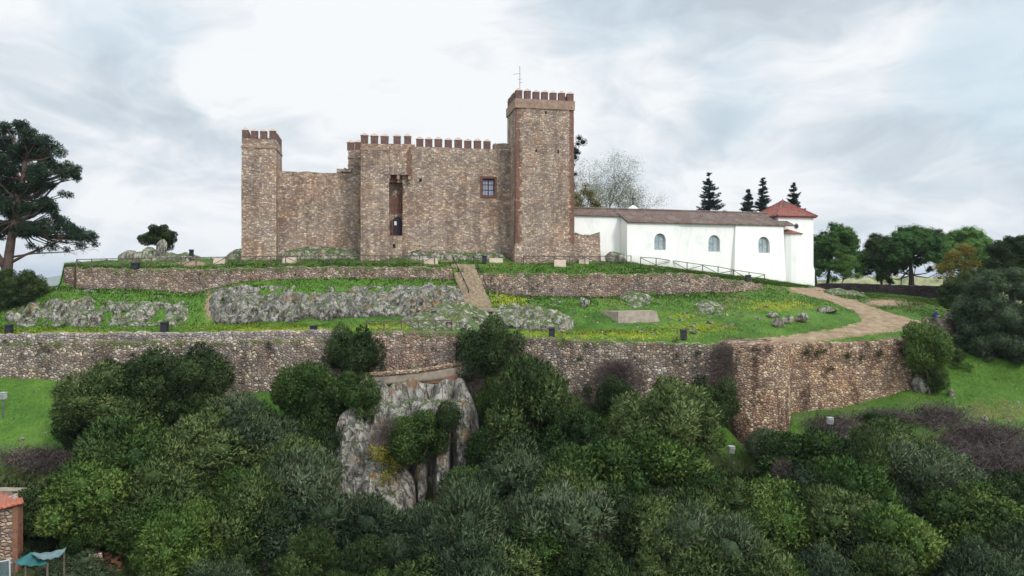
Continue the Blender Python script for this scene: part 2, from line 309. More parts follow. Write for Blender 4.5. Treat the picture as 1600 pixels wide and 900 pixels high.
def leafmat(name, cs, trans=0.25):
    m, g, bs = newmat(name); bs.inputs['Roughness'].default_value = 0.55; bs.inputs['Specular IOR Level'].default_value = 0.15
    oi = g.n('ShaderNodeObjectInfo'); lr = attr(g, 'lr'); p = wpos(g)
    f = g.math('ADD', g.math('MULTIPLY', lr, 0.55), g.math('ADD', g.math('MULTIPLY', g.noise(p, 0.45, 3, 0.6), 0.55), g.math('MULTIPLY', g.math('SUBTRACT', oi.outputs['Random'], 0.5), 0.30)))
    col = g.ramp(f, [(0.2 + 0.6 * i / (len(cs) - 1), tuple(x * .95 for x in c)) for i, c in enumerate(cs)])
    g.l(col, bs.inputs['Base Color']); tr = g.n('ShaderNodeBsdfTranslucent'); g.l(col, tr.inputs[0])
    mx = g.n('ShaderNodeMixShader'); mx.inputs[0].default_value = trans; g.l(bs.outputs[0], mx.inputs[1]); g.l(tr.outputs[0], mx.inputs[2])
    o = [x for x in m.node_tree.nodes if x.type == 'OUTPUT_MATERIAL'][0]; g.l(mx.outputs[0], o.inputs[0]); return m
M['olive'] = leafmat('olive_leaves', [K(34, 50, 24), K(58, 78, 38), K(86, 106, 54), K(120, 134, 82)])
M['green'] = leafmat('green_leaves', [K(30, 50, 24), K(50, 76, 34), K(74, 100, 44), K(106, 124, 62)])
M['bright'] = leafmat('bright_leaves', [K(38, 62, 26), K(60, 90, 38), K(84, 112, 48), K(112, 132, 64)])
M['darkleaf'] = leafmat('dark_leaves', [K(26, 42, 22), K(42, 60, 30), K(60, 80, 40), K(84, 102, 56)])
M['greyleaf'] = leafmat('grey_leaves', [K(42, 58, 38), K(68, 86, 56), K(92, 108, 76), K(122, 132, 102)])
M['weeping'] = leafmat('weeping_olive_leaves', [K(30, 46, 30), K(48, 66, 44), K(70, 90, 60), K(98, 116, 84)]); M['pine'] = leafmat('pine_needles', [K(38, 66, 30), K(60, 94, 42), K(84, 120, 52), K(108, 138, 66)])
M['fir'] = leafmat('fir_needles', [K(26, 48, 44), K(40, 64, 56), K(56, 80, 68)])
M['gum'] = leafmat('gum_leaves', [K(20, 36, 30), K(34, 54, 42), K(54, 76, 54), K(78, 100, 70)])
M['yellow'] = leafmat('autumn_leaves', [K(64, 78, 32), K(100, 102, 42), K(138, 124, 52), K(160, 142, 66)])
M['sparse'] = leafmat('sparse_leaves', [K(110, 112, 94), K(140, 140, 116), K(160, 156, 120)])
M['twig'] = leafmat('dead_twigs', [K(50, 42, 44), K(72, 62, 62), K(94, 82, 80), K(124, 110, 100)], 0.0)
M['grassblade'] = leafmat('grass_blades', [K(58, 92, 26), K(76, 110, 38), K(94, 126, 50), K(124, 144, 68)])
M['flower'] = leafmat('yellow_flowers', [K(158, 160, 44), K(184, 184, 52), K(206, 202, 70)])
M['ivy'] = leafmat('vine_leaves', [K(120, 120, 30), K(170, 165, 50), K(200, 190, 80)])
def groundmat():
    m, g, bs = newmat('turf'); p = wpos(g)
    n = g.noise(p, 0.35, 5, 0.6); n2 = g.noise(p, 2.6, 6, 0.7); n3 = g.noise(p, 9, 4, 0.7)
    gr = g.ramp(g.math('ADD', g.math('MULTIPLY', n, 0.6), g.math('MULTIPLY', n2, 0.4)), ((0.30, K(50, 80, 28)), (0.46, K(72, 108, 36)), (0.58, K(90, 124, 46)), (0.74, K(112, 126, 62))))
    gr = g.mix(g.mapr(g.math('ADD', attr(g, 'yellow'), g.math('MULTIPLY', g.math('SUBTRACT', n2, 0.5), 2.4)), 0.45, 1.1, 0, 0.75), gr, K(146, 158, 44))
    n5 = g.noise(p, 1.1, 5, 0.7); dr = g.mapr(g.math('ADD', attr(g, 'dry'), g.math('ADD', g.math('MULTIPLY', g.math('SUBTRACT', n, 0.5), 1.8), g.math('MULTIPLY', g.math('SUBTRACT', n5, 0.45), 1.6))), 0.3, 0.8)
    gr = g.mix(g.math('MULTIPLY', dr, 0.8), gr, g.mix(g.mapr(n2, 0.4, 0.6), K(92, 92, 52), K(116, 102, 72)))
    so = g.mapr(g.math('ADD', g.math('ADD', attr(g, 'soil'), g.mapr(g.noise(p, 0.22, 5, 0.7), 0.56, 0.68, 0, 0.28)), g.math('MULTIPLY', g.math('SUBTRACT', n2, 0.5), 1.2)), 0.42, 0.62)
    gr = g.mix(so, gr, g.ramp(n3, ((0.3, K(122, 98, 80)), (0.6, K(164, 138, 114)))))
    sc = g.mapr(g.math('ADD', attr(g, 'scrub'), g.math('MULTIPLY', g.math('SUBTRACT', n, 0.5), 0.8)), 0.4, 0.65)
    gr = g.mix(sc, gr, g.ramp(n2, ((0.3, K(42, 50, 28)), (0.55, K(70, 80, 38)), (0.7, K(92, 84, 62)))))
    gr = g.mix(attr(g, 'far'), gr, g.ramp(g.noise(p, 0.012, 9, 0.75), ((0.36, K(74, 86, 56)), (0.5, K(120, 126, 88)), (0.62, K(160, 156, 118)))))
    gr = g.mix(1, gr, g.ramp(n3, ((0.3, 0.7), (0.7, 1.25))), 'MULTIPLY')
    g.l(gr, bs.inputs['Base Color']); bump(g, bs, g.math('ADD', n3, g.math('MULTIPLY', n2, 1.5)), 0.8, 0.12); return m
M['ground'] = groundmat()
def pathmat():
    m, g, bs = newmat('packed_earth'); p = wpos(g); n = g.noise(p, 1.1, 6, 0.7); n3 = g.noise(p, 12, 4, 0.7)
    col = g.ramp(n, ((0.3, K(112, 93, 72)), (0.5, K(142, 121, 97)), (0.68, K(164, 144, 118))))
    col = g.mix(1, col, g.ramp(n3, ((0.3, 0.8), (0.7, 1.15))), 'MULTIPLY'); col = g.mix(g.mapr(g.noise(p, 0.9, 5, 0.7), 0.54, 0.66, 0, 0.8), col, K(96, 106, 54))
    g.l(col, bs.inputs['Base Color']); bump(g, bs, n3, 0.6, 0.05); return m
M['path'] = pathmat()
# ------------------------------------------------------------------ terrain: one lofted sheet
def curve(*k): k = np.array(k, float); return lambda px: (np.interp(px, k[:, 0], k[:, 1]), np.interp(px, k[:, 0], k[:, 2]))
rT = curve((-600, 480, 72), (0, 464, 69), (60, 454, 69), (94, 447, 69), (101, 411, 74), (180, 406, 75), (375, 403, 76), (560, 402, 77), (700, 403, 78.5), (800, 405, 78), (930, 409, 79), (980, 410, 81.5), (1100, 425, 83.5), (1180, 435, 85), (1270, 447, 87.5), (1300, 455, 94), (1400, 459, 94), (1480, 466, 92), (1600, 482, 90), (2100, 520, 85))
rUt = curve((-600, 488, 67.5), (0, 469, 67.3), (60, 457, 67.5), (94, 449, 67.9), (101, 421, 68.1), (200, 421, 68.1), (320, 422, 68.6), (375, 422, 69.1), (440, 420, 69.6), (560, 419, 70.6), (700, 419, 72.1), (750, 428, 72.5), (900, 430, 73.5), (980, 431, 74), (1050, 428, 74.6), (1100, 431, 75), (1150, 439, 75.5), (1190, 445, 76), (1250, 451, 78), (1300, 462, 84), (1400, 470, 84), (1480, 480, 82), (1600, 500, 80), (2100, 540, 75))
rUb = curve((-600, 490, 67.3), (0, 470, 67.1), (60, 459, 67.3), (94, 450, 67.7), (101, 449, 67.9), (200, 452, 67.9), (300, 456, 68.4), (370, 441, 68.9), (440, 435, 69.4), (560, 434, 70.4), (700, 433, 71.9), (750, 450, 72.3), (800, 461, 72.8), (900, 463, 73.3), (1000, 463, 73.9), (1080, 457, 74.6), (1150, 456, 75.3), (1190, 451, 75.8), (1250, 456, 77), (1300, 467, 82), (1400, 477, 80), (1480, 488, 79), (1600, 510, 77), (2100, 550, 72))
rCt = curve((-600, 498, 66), (0, 476, 66), (60, 462, 66), (100, 457, 66), (200, 460, 66), (300, 468, 66.6), (340, 454, 67), (440, 450, 67.6), (560, 450, 68.3), (640, 448, 69), (700, 447, 69.5), (740, 463, 70), (800, 468, 70.5), (1000, 470, 71), (1200, 464, 73), (1300, 474, 77), (1400, 486, 75), (1480, 498, 75), (1600, 525, 73), (2100, 560, 70))
rCb = curve((-600, 518, 63.3), (0, 509, 63.3), (300, 509, 63.6), (400, 503, 64.2), (470, 499, 64.8), (560, 494, 65.5), (640, 492, 66), (700, 497, 66), (760, 506, 65.5), (830, 512, 65), (900, 512, 65), (1000, 502, 66), (1100, 500, 66.5), (1200, 497, 67), (1300, 500, 68), (1400, 505, 68), (1480, 512, 68), (1600, 545, 67), (2100, 575, 65))
rLt = curve((-600, 528, 60), (0, 524, 60), (250, 522, 60), (540, 520, 60), (700, 521, 60), (800, 527, 60), (860, 530, 60), (950, 535, 60), (1050, 539, 60), (1130, 541, 60), (1240, 542, 60), (1340, 539, 60.5), (1420, 533, 61), (1480, 548, 62), (1600, 566, 62), (2100, 600, 62))
rLb = curve((-600, 580, 59.6), (0, 582, 59.6), (100, 588, 59.6), (150, 593, 59.6), (250, 600, 59.6), (340, 608, 59.6), (440, 606, 59.6), (540, 600, 59.6), (570, 577, 59.6), (715, 577, 59.6), (750, 600, 59.6), (850, 622, 59.6), (1050, 622, 59.6), (1130, 634, 59.6), (1235, 640, 59.6), (1300, 634, 60), (1400, 614, 60.4), (1420, 606, 60.6), (1450, 596, 61), (1480, 586, 61.4), (1600, 590, 61), (2100, 620, 61))
rS0 = curve((-600, 605, 57.6), (0, 607, 57.6), (150, 618, 57.6), (340, 630, 57.6), (440, 630, 57.6), (520, 632, 57.6), (556, 592, 57.6), (720, 585, 57.6), (750, 625, 57.6), (900, 650, 57.6), (1050, 650, 57.6), (1130, 665, 57.6), (1185, 690, 57.6), (1240, 656, 57.6), (1300, 650, 58), (1400, 628, 58.4), (1450, 618, 59), (1600, 612, 59), (2100, 640, 59))
rS1 = curve((-600, 640, 55.6), (0, 642, 55.6), (150, 652, 55.6), (300, 660, 55.6), (440, 660, 55.6), (520, 690, 55.6), (560, 660, 56.3), (730, 660, 56.3), (760, 690, 55.6), (900, 690, 55.6), (1050, 688, 55.6), (1130, 700, 55.6), (1180, 715, 55.6), (1240, 685, 55.6), (1400, 652, 56), (1500, 645, 56), (1600, 650, 56), (2100, 670, 56))
rS2 = curve((-600, 735, 50), (0, 738, 50), (150, 745, 50), (440, 760, 50), (540, 840, 50), (700, 840, 50), (780, 770, 50), (1000, 752, 50), (1180, 750, 50), (1400, 722, 50), (1600, 735, 50), (2100, 740, 50))
rS3 = curve((-600, 825, 44), (0, 830, 44), (300, 835, 44), (560, 885, 44), (700, 885, 44), (900, 840, 44), (1600, 830, 44), (2100, 830, 44))
rS4 = curve((-600, 935, 38), (2100, 935, 38))
pxs = np.concatenate([np.linspace(-2600, -160, 40)[:-1], np.arange(-160, 1761, 3.0), np.linspace(1764, 4200, 40)])
def rowpts(c):
    py, D = c(np.clip(pxs, -600, 2100)); return np.stack([(pxs - 800) / F * D, D * np.ones_like(pxs), CZ + (HZ - py) / F * D], -1)
T = rowpts(rT)
def offrow(base, dD, z):   # a row behind or in front in plan
    r = base.copy(); Dn = base[:, 1] + dD; r[:, 0] *= Dn / base[:, 1]; r[:, 1] = Dn; r[:, 2] = z if not callable(z) else z(base[:, 2]); return r
def absrow(D, z): return np.stack([(pxs - 800) / F * D, np.full_like(pxs, D), np.full_like(pxs, CZ + z)], -1)
rows = [absrow(14000, -95), absrow(5000, -95), absrow(1500, -80), absrow(600, -60), absrow(300, -34), absrow(180, -18), offrow(T, 32, lambda z: z - 4.5), offrow(T, 14, lambda z: z - 0.3), T]
nsub = [4, 8, 8, 10, 12, 12, 14, 12]
for c, k in ((rUt, 22), (rUb, 3), (rCt, 8), (rCb, 22), (rLt, 16), (rLb, 8), (rS0, 10), (rS1, 12), (rS2, 26), (rS3, 26), (rS4, 22)): rows.append(rowpts(c)); nsub.append(k)
xs38 = (pxs - 800) / F * 38
for Y, z, k in ((25, -21, 6), (0, -26, 6), (-120, -45, 6)): rows.append(np.stack([xs38 * (1 + (38 - Y) / 60), np.full_like(pxs, Y), np.full_like(pxs, CZ + z)], -1)); nsub.append(k)
grid = []
for i in range(len(rows) - 1):
    for k in range(nsub[i]): grid.append(rows[i] + (rows[i + 1] - rows[i]) * k / nsub[i])
grid.append(rows[-1]); Gd = np.array(grid); nr, nc = Gd.shape[:2]
Yd = Gd[..., 1]; amp = np.interp(Yd, [0, 36, 90, 110, 300, 3000], [0.3, 0.22, 0.12, 0.5, 3, 12])
Gd[..., 2] += amp * fbm(Gd * np.array([1, 1, 0]), 0.35, 5, 3) + np.where(Yd < 100, 0.10 * fbm(Gd, 1.7, 4, 9, .6), 0)
GPX = 800 + F * Gd[..., 0] / np.maximum(Yd, 1); GPY = HZ - F * (Gd[..., 2] - CZ) / np.maximum(Yd, 1)
def ell(cx, cy, rx, ry): return np.exp(-(((GPX - cx) / rx) ** 2 + ((GPY - cy) / ry) ** 2))
def inpoly(x, y, poly):
    r = np.zeros(x.shape, bool); n = len(poly)
    for i in range(n):
        (x0, y0), (x1, y1) = poly[i], poly[(i + 1) % n]; c = ((y0 > y) != (y1 > y)) & (x < (x1 - x0) * (y - y0) / (y1 - y0 + 1e-9) + x0); r ^= c
    return r
near = (Yd > 30) & (Yd < 100)
PATH = [(1232, 449), (1262, 450), (1300, 461), (1342, 472), (1392, 490), (1442, 503), (1426, 514), (1330, 527), (1240, 537), (1130, 545), (1075, 543), (1170, 531), (1255, 522), (1318, 512), (1350, 501), (1338, 488), (1300, 472), (1262, 462), (1236, 456)]
soil = np.zeros_like(Yd)
for e in ((655, 403, 30, 6), (1380, 473, 40, 7), (350, 615, 50, 20), (300, 412, 30, 6), (1285, 452, 30, 6), (740, 470, 25, 14), (420, 880, 50, 30), (165, 880, 60, 16), (700, 405, 20, 6), (600, 588, 60, 8), (330, 480, 14, 30)): soil = np.maximum(soil, 0.8 * ell(*e))
soil = np.maximum(soil, np.where(inpoly(GPX, GPY, PATH), 1.0, 0.0)) * near
yel = np.zeros_like(Yd)
for e in ((80, 518, 160, 6), (420, 513, 150, 7), (600, 510, 60, 6), (980, 522, 150, 9), (1090, 512, 70, 12), (850, 520, 60, 6), (790, 470, 30, 12), (1210, 480, 60, 10), (1070, 495, 40, 8)): yel = np.maximum(yel, ell(*e))
yel *= near
dry = 0.55 * ((Yd < 84) & (Yd > 70) & (GPY < 470)) * (0.4) + 0.8 * ell(1400, 474, 90, 9) + 0.7 * ell(1560, 640, 60, 25) + 0.5 * ell(640, 570, 60, 12) + 0.5 * ell(1120, 478, 40, 10) + 0.4 * ell(1000, 450, 100, 10)
thick_top = np.interp(GPX, [-600, 0, 90, 120, 180, 420, 440, 520, 900, 1130, 1180, 1240, 1300, 1400, 1500, 1600, 2200], [730, 725, 715, 640, 605, 640, 640, 620, 640, 670, 712, 690, 672, 662, 680, 690, 690])
scrub = np.clip((GPY - thick_top) / 25, 0, 1) * (Yd < 60) * (Yd > -200)
for e in ((140, 765, 45, 28), (110, 745, 35, 18), (925, 665, 45, 18), (415, 628, 35, 18), (1150, 690, 45, 25), (1110, 665, 30, 20)): scrub *= 1 - ell(*e)
scrub = np.where(Yd <= 30, 1, scrub); far = np.clip((Yd - 115) / 40, 0, 1)
def gridfaces(nr, nc):
    i = np.arange(nr - 1)[:, None] * nc + np.arange(nc - 1)[None, :]; i = i.ravel(); return np.stack([i, i + nc, i + nc + 1, i + 1], -1)
GF = gridfaces(nr, nc)
AT = dict(soil=soil.ravel(), yellow=yel.ravel(), dry=dry.ravel(), scrub=scrub.ravel(), far=far.ravel())
ground = link('ground', npmesh('ground', Gd.reshape(-1, 3), GF, M['ground'], attrs=AT)); tag(ground, kind='structure')
VV = Gd.reshape(-1, 3)
bvh = BVHTree.FromPolygons([tuple(v) for v in VV.tolist()], GF.tolist())
def hit(px, py):
    dr = Vector(((px - 800) / F, 1, (HZ - py) / F)).normalized(); r = bvh.ray_cast(Vector((0, 0, CZ)), dr)
    if r[0] is None or r[0].y > 120: return hit(px, py + 2) if py < 1000 else None
    return np.array(r[0])
def zat(x, y):
    r = bvh.ray_cast(Vector((x, y, CZ + 40)), Vector((0, 0, -1))); return CZ - 15 if r[0] is None else r[0].z
# dirt track: faces of its own just above the turf
cx_ = GPX.ravel()[GF].mean(1); cy_ = GPY.ravel()[GF].mean(1); cD = Yd.ravel()[GF].mean(1)
jit = fbm(VV[GF[:, 0]], 0.9, 3, 5)
sel = inpoly(cx_ + jit * 6, cy_ + jit * 4, PATH) & (cD > 59.7) & (cD < 95)
pf = GF[sel]; uq, inv = np.unique(pf, return_inverse=True); pv = VV[uq].copy(); pv[:, 2] += 0.02
tag(link('dirt_path', npmesh('dirt_path', pv, inv.reshape(pf.shape), M['path'])), kind='structure')
# far ridges
def ridge(name, D, prof, depth, mat):
    k = np.array(prof, float); x = np.linspace(k[0, 0], k[-1, 0], 160); py = np.interp(x, k[:, 0], k[:, 1]) ; L = []
    for j, (dd, f) in enumerate(((-0.5, 0), (-0.3, 0.35), (-0.15, 0.7), (0, 1), (0.2, 0.8), (0.6, 0))):
        DD = D + dd * depth; X = (x - 800) / F * D; top = CZ + (HZ - py) / F * D; z = (CZ - 95) + (top - (CZ - 95)) * f
        L.append(np.stack([X, np.full_like(x, DD), z], -1))
    A = np.array(L); A[..., 2] += fbm(A, 12 / D, 5, 4) * D * 0.0012
    return tag(link(name, npmesh(name, A.reshape(-1, 3), gridfaces(6, 160)[:, ::-1], mat)), kind='structure')
def hillmat(name, c0, c1, sc):
    m, g, bs = newmat(name); p = wpos(g); g.l(g.ramp(g.noise(p, sc, 9, 0.75), ((0.4, c0), (0.6, c1))), bs.inputs['Base Color']); return m
ridge('hills', 5200, [(-700, 441), (-200, 434), (0, 438), (60, 436), (95, 430), (140, 428), (300, 434), (900, 440), (1300, 437), (1500, 434), (1700, 436), (2300, 441)], 1500, hillmat('far_hill', K(70, 84, 60), K(110, 112, 86), 0.006))
ridge('hills', 420, [(1180, 470), (1260, 440), (1340, 433), (1400, 431), (1470, 434), (1560, 431), (1700, 436), (1900, 470)], 150, hillmat('scrub_hill', K(86, 98, 62), K(158, 156, 116), 0.09))
# ------------------------------------------------------------------ masonry builders
def slab(name, st, thick, mat, ds=0.16, dz=0.2, batter=0.0, amp=0.05, topamp=0.12, seed=0, bury=0.6, parent=None, moss=1.0):
    """stone wall through stations (px, py_top, py_base, D), a closed solid"""
    st = np.array(st, float); tp = np.array([P(a, b, dd) for a, b, c, dd in st]); bp = np.array([P(a, c, dd) for a, b, c, dd in st])
    L = np.concatenate([[0], np.cumsum(np.linalg.norm(np.diff(tp[:, :2], axis=0), axis=1))]); n = max(3, int(L[-1] / ds)); s = np.linspace(0, L[-1], n)
    I = lambda c: np.interp(s, L, c)
    x, y, zt, zb = I(tp[:, 0]), I(tp[:, 1]), I(tp[:, 2]), I(bp[:, 2]) - bury
    tx, ty = np.gradient(x), np.gradient(y); ln = np.hypot(tx, ty); nx, ny = ty / ln, -tx / ln     # toward the viewer
    zt = zt + topamp * 1.5 * (fbm(np.stack([s * 1.1, s * 0 + seed, s * 0], -1), 1.6, 3, seed) + 0.5 * fbm(np.stack([s, s * 0 + seed, s * 0], -1), 0.3, 2, seed + 5))
    nv = max(2, int(np.max(zt - zb) / dz)); loops = []
    for k in range(nv + 1):
        f = k / nv; z = zb + (zt - zb) * f; o = batter * (1 - f)
        loops.append(np.stack([x + nx * o, y + ny * o, z], -1))
    A = np.array(loops); dsp = amp * (fbm(A, 2.3, 3, seed) * 1.0 + fbm(A, 0.5, 2, seed + 3) * 1.6); A[..., 0] += nx * dsp; A[..., 1] += ny * dsp
    bt = np.stack([x - nx * thick, y - ny * thick, zt - 0.05], -1); bb = np.stack([x - nx * thick, y - ny * thick, zb], -1)
    mt = np.stack([x - nx * thick * .5, y - ny * thick * .5, zt + 0.08 + 0.06 * fbm(np.stack([s, s, s], -1), 2.1, 2, seed)], -1)
    A = np.concatenate([A, mt[None], bt[None], bb[None]]); R = A.shape[0]
    fs = gridfaces(R, n)[:, ::-1]; last = np.arange(n - 1); low = np.stack([last, last + 1, (R - 1) * n + last + 1, (R - 1) * n + last], -1)[:, ::-1]
    capL = (np.arange(R) * n)[None, :]; capR = (np.arange(R) * n + n - 1)[None, ::-1]
    zz = A[..., 2]; ms = np.clip(1 - (zt[None] - zz) / 1.0, 0, 1) * moss
    return link(name, npmesh(name, A.reshape(-1, 3), [fs, low, capL, capR], mat, attrs=dict(moss=ms.ravel())), parent)
def block(name, pts, z0, z1, mat, ds=0.3, amp=0.035, seed=0, parent=None, topnoise=0.0, brick=None, batter=0.0, moss=None, z0s=None):
    """rubble prism on an xy outline (counter-clockwise), sides gridded and slightly uneven"""
    pts = [np.array(p[:2], float) for p in pts]; ring = []; nrm = []; n = len(pts)
    cen = sum(pts) / n
    for i in range(n):
        a, b = pts[i], pts[(i + 1) % n]; L = np.linalg.norm(b - a); k = max(1, int(L / ds)); t = (b - a) / L; nn = np.array([t[1], -t[0]])
        for j in range(k): ring.append(a + (b - a) * j / k); nrm.append(nn if j else None)
    m = len(ring)
    for i in range(m):
        if nrm[i] is None: v = ring[i] - cen; a = nrm[(i + 1) % m]; b = nrm[i - 1]; a = a if a is not None else v; b = b if b is not None else v; nrm[i] = (a + b) / (np.linalg.norm(a + b) + 1e-9)
    ring = np.array(ring); nrm = np.array(nrm); nv = max(1, int((z1 - z0) / ds)); A = []
    zt = z1 + topnoise * fbm(np.stack([ring[:, 0], ring[:, 1], ring[:, 0] * 0], -1), 1.2, 3, seed)
    for k in range(nv + 1):
        f = k / nv; z = z0 + (zt - z0) * f; q = ring + nrm * batter * (1 - f); A.append(np.concatenate([q, z[:, None]], 1))
    A = np.array(A); dd = amp * (fbm(A, 1.7, 3, seed) + fbm(A, 0.4, 2, seed + 2)); A[..., 0] += nrm[None, :, 0] * dd; A[..., 1] += nrm[None, :, 1] * dd
    i = np.arange(nv)[:, None] * m + np.arange(m)[None]; j = np.arange(nv)[:, None] * m + (np.arange(m)[None] + 1) % m
    fs = np.stack([i.ravel(), j.ravel(), j.ravel() + m, i.ravel() + m], -1)
    top = (nv * m + np.arange(m))[None]; bot = np.arange(m)[None, ::-1]; V = A.reshape(-1, 3)
    at = dict(brick=(brick(V) if brick else np.zeros(len(V))), moss=(moss(V) if moss else np.zeros(len(V))))
    return link(name, npmesh(name, V, [fs, top, bot], mat, attrs=at, smooth=False), parent)
# ------------------------------------------------------------------ castle
AC = math.radians(11.0); cu, cv = np.array([math.cos(AC), math.sin(AC)]), np.array([-math.sin(AC), math.cos(AC)]); O = np.array([0.42, 77.0])
def st2xy(s, t): return O + s * cu + t * cv
def s_at(px, t):
    r = (px - 800) / F; o = O + t * cv; return (r * o[1] - o[0]) / (cu[0] - r * cu[1])
def z_at(px, py, t): y = st2xy(s_at(px, t), t)[1]; return CZ + (HZ - py) / F * y
def rect(s0, s1, t0, t1): return [st2xy(s0, t0), st2xy(s1, t0), st2xy(s1, t1), st2xy(s0, t1)]
castle = empty('castle', (-13, 79, CZ + 2), 'medieval rubble stone castle with battlemented brick merlons and tall square keep on the grassy hilltop', 'castle')
def cbox(name, px0, px1, t0, t1, pytop, pybase, mat='castle', par=castle, **k):
    s0, s1 = s_at(px0, t0), s_at(px1, t0); return block(name, rect(s0, s1, t0, t1), z_at(px1, pybase, t0) - 1.6, z_at(px0, pytop, t0), M[mat], parent=par, **k), s0, s1
mb = MB(); hw, ht = 0.40, 0.28
mb.add([(-hw, -ht, 0), (hw, -ht, 0), (hw, ht, 0), (-hw, ht, 0), (-hw, -ht, 1.05), (hw, -ht, 1.05), (hw, ht, 1.05), (-hw, ht, 1.05)], [(3, 2, 1, 0), (0, 1, 5, 4), (1, 2, 6, 5), (2, 3, 7, 6), (3, 0, 4, 7), (4, 5, 6, 7)], 0)
q = 0.05
mb.add([(-hw - q, -ht - q, 1.052), (hw + q, -ht - q, 1.052), (hw + q, ht + q, 1.052), (-hw - q, ht + q, 1.052), (-.13, -.07, 1.42), (.13, -.07, 1.42), (.13, .07, 1.42), (-.13, .07, 1.42)], [(3, 2, 1, 0), (0, 1, 5, 4), (1, 2, 6, 5), (2, 3, 7, 6), (3, 0, 4, 7), (4, 5, 6, 7)], 1)
MER = mb.mesh('merlon', [M['merlon'], M['mcap']])
def merlon(parent, s, t, z, sc=(1, 1, 1), turn=0.0):
    xy = st2xy(s, t); o = link('merlon', MER, parent, (xy[0], xy[1], z)); o.rotation_euler.z = AC + turn + random.uniform(-.02, .02)
    o.scale = (sc[0] * random.uniform(.95, 1.05), sc[1], .83 * sc[2] * random.uniform(.94, 1.04)); return o
# corner tower (left)
tL = 3.2
br = lambda V: np.clip(1 - np.abs(V[:, 2] - z_at(400, 229, tL)) / 1.0, 0, 1) * 0.2
tw, a0, a1 = cbox('corner_tower', 377.5, 431, tL, tL + 5.0, 216, 404, brick=None, batter=0.05, seed=11)
zt = z_at(377.5, 216, tL)
for zz, nm in ((z_at(400, 230, tL), 'string_course'),):
    block(nm, rect(a0 - .07, a1 + .07, tL - .07, tL + 5.07), zz - 0.09, zz + 0.09, M['cornice'], parent=tw, amp=0.01)
for k in range(4): merlon(tw, a0 + .35 + k * (a1 - a0 - .70) / 3, tL + .3, zt, (.82, 1, 1)); merlon(tw, a0 + .35 + k * (a1 - a0 - .70) / 3, tL + 4.7, zt, (.82, 1, 1))
for k in (1, 2, 3): merlon(tw, a1 - .3, tL + .3 + k * 4.4 / 4, zt, (.82, 1, 1), math.pi / 2); merlon(tw, a0 + .3, tL + .3 + k * 4.4 / 4, zt, (.82, 1, 1), math.pi / 2)
# left curtain
tC = 4.8
cw, c0, c1 = cbox('curtain_wall', 434, 566, tC, tC + 1.6, 268, 402, seed=12, topnoise=0.22, moss=lambda V: np.clip(1 - (z_at(500, 268, tC) - V[:, 2]) / .6, 0, 1), batter=0.1)
block('raised_end', rect(s_at(526, tC), s_at(548, tC), tC, tC + 1.5), z_at(540, 269, tC), z_at(540, 263.5, tC), M['castle'], parent=cw, topnoise=.2, seed=4)
# rear wing behind the gate turret
tR = 6.0
rw, r0, r1 = cbox('rear_wing', 544, 607, tR, tR + 6, 234, 402, seed=13)
zz = z_at(544, 234, tR)
for px in (548, 560): merlon(rw, s_at(px, tR), tR + .3, zz)
for k in range(1, 5): merlon(rw, r0 + .3, tR + .3 + k * 1.35, zz, (1, 1, 1), math.pi / 2)
for z_ in (z_at(544, 246, tR), z_at(544, 258, tR)): block('string_course', rect(r0 - .05, r0 + 1.6, tR - .05, tR + 6.05), z_ - .06, z_ + .06, M['cornice'], parent=rw, amp=0)
m_ = MB(); e = st2xy(r0 - .5, tR + .6); m_.tube([(*st2xy(r0, tR + .6), zz - 2.2), (*e, zz - 2.0)], .07); m_.build('waterspout', M['iron'], rw)
# gate turret
tG = 1.2
gt, g0, g1 = cbox('gate_turret', 564, 607.5, tG, tG + 5.2, 224, 406, seed=14, batter=.08)
zz = z_at(564, 224, tG); zc = z_at(564, 232.5, tG)
block('string_course', rect(g0 - .08, g1 + .08, tG - .08, tG + 5.2), zc - .1, zc + .1, M['cornice'], parent=gt, amp=.01)
for px in (569.5, 585, 601): merlon(gt, s_at(px, tG), tG + .3, zz)
for k in (1, 2): merlon(gt, g0 + .3, tG + .3 + k * 1.5, zz, (1, 1, 1), math.pi / 2)
merlon(gt, g1 - .3, tG + 1.6, zz, (1, 1, 1), math.pi / 2)
# hall wall with recess, door, window
tH = 3.0; sM0, sM1 = s_at(607, tH), s_at(629, tH); sKe = 0.6; zH = z_at(700, 230.5, tH)
def hallbrick(V):
    rel = V[:, :2] - O; s = rel @ cu; x = s - s_at(640, tH); z = V[:, 2]
    a = np.clip(1.1 - np.abs(x) / .55, 0, 1) * (z > z_at(640, 282, tH)); wq = np.clip(1.15 - np.maximum(np.abs(s - s_at(763.5, tH)) / 1.1, np.abs(z - z_at(763, 292, tH)) / 1.45) * .9, 0, .55)
    lo = np.clip(1.0 - np.abs(s - s_at(629, tH)) / .45, 0, .5) * (z < z_at(640, 282, tH))
    return np.maximum(np.maximum(a * .75, wq), lo)
hw_ = block('hall_wall', rect(sM1, sKe, tH, tH + 1.8), z_at(700, 405, tH) - 1.4, zH, M['castle'], parent=castle, seed=15, brick=hallbrick, topnoise=0.0, ds=.28)
wx0, wx1 = s_at(754, tH), s_at(773, tH); wz0, wz1 = z_at(763, 306, tH), z_at(763, 279, tH)
def archcut(s0, s1, z0, z1, t0, t1, fn, k=8):
    c = MB(); r = (s1 - s0) / 2; pts = [(s0, z0), (s1, z0)] + [(s0 + r + r * math.cos(a), z1 - r + r * math.sin(a)) for a in np.linspace(0, math.pi, k)]
    vs = [(*fn(s, t0), z) for s, z in pts] + [(*fn(s, t1), z) for s, z in pts]; n = len(pts)
    c.add(vs, [tuple(range(n)), tuple(range(2 * n - 1, n - 1, -1))] + [(i, n + i, n + (i + 1) % n, (i + 1) % n) for i in range(n)]); return c
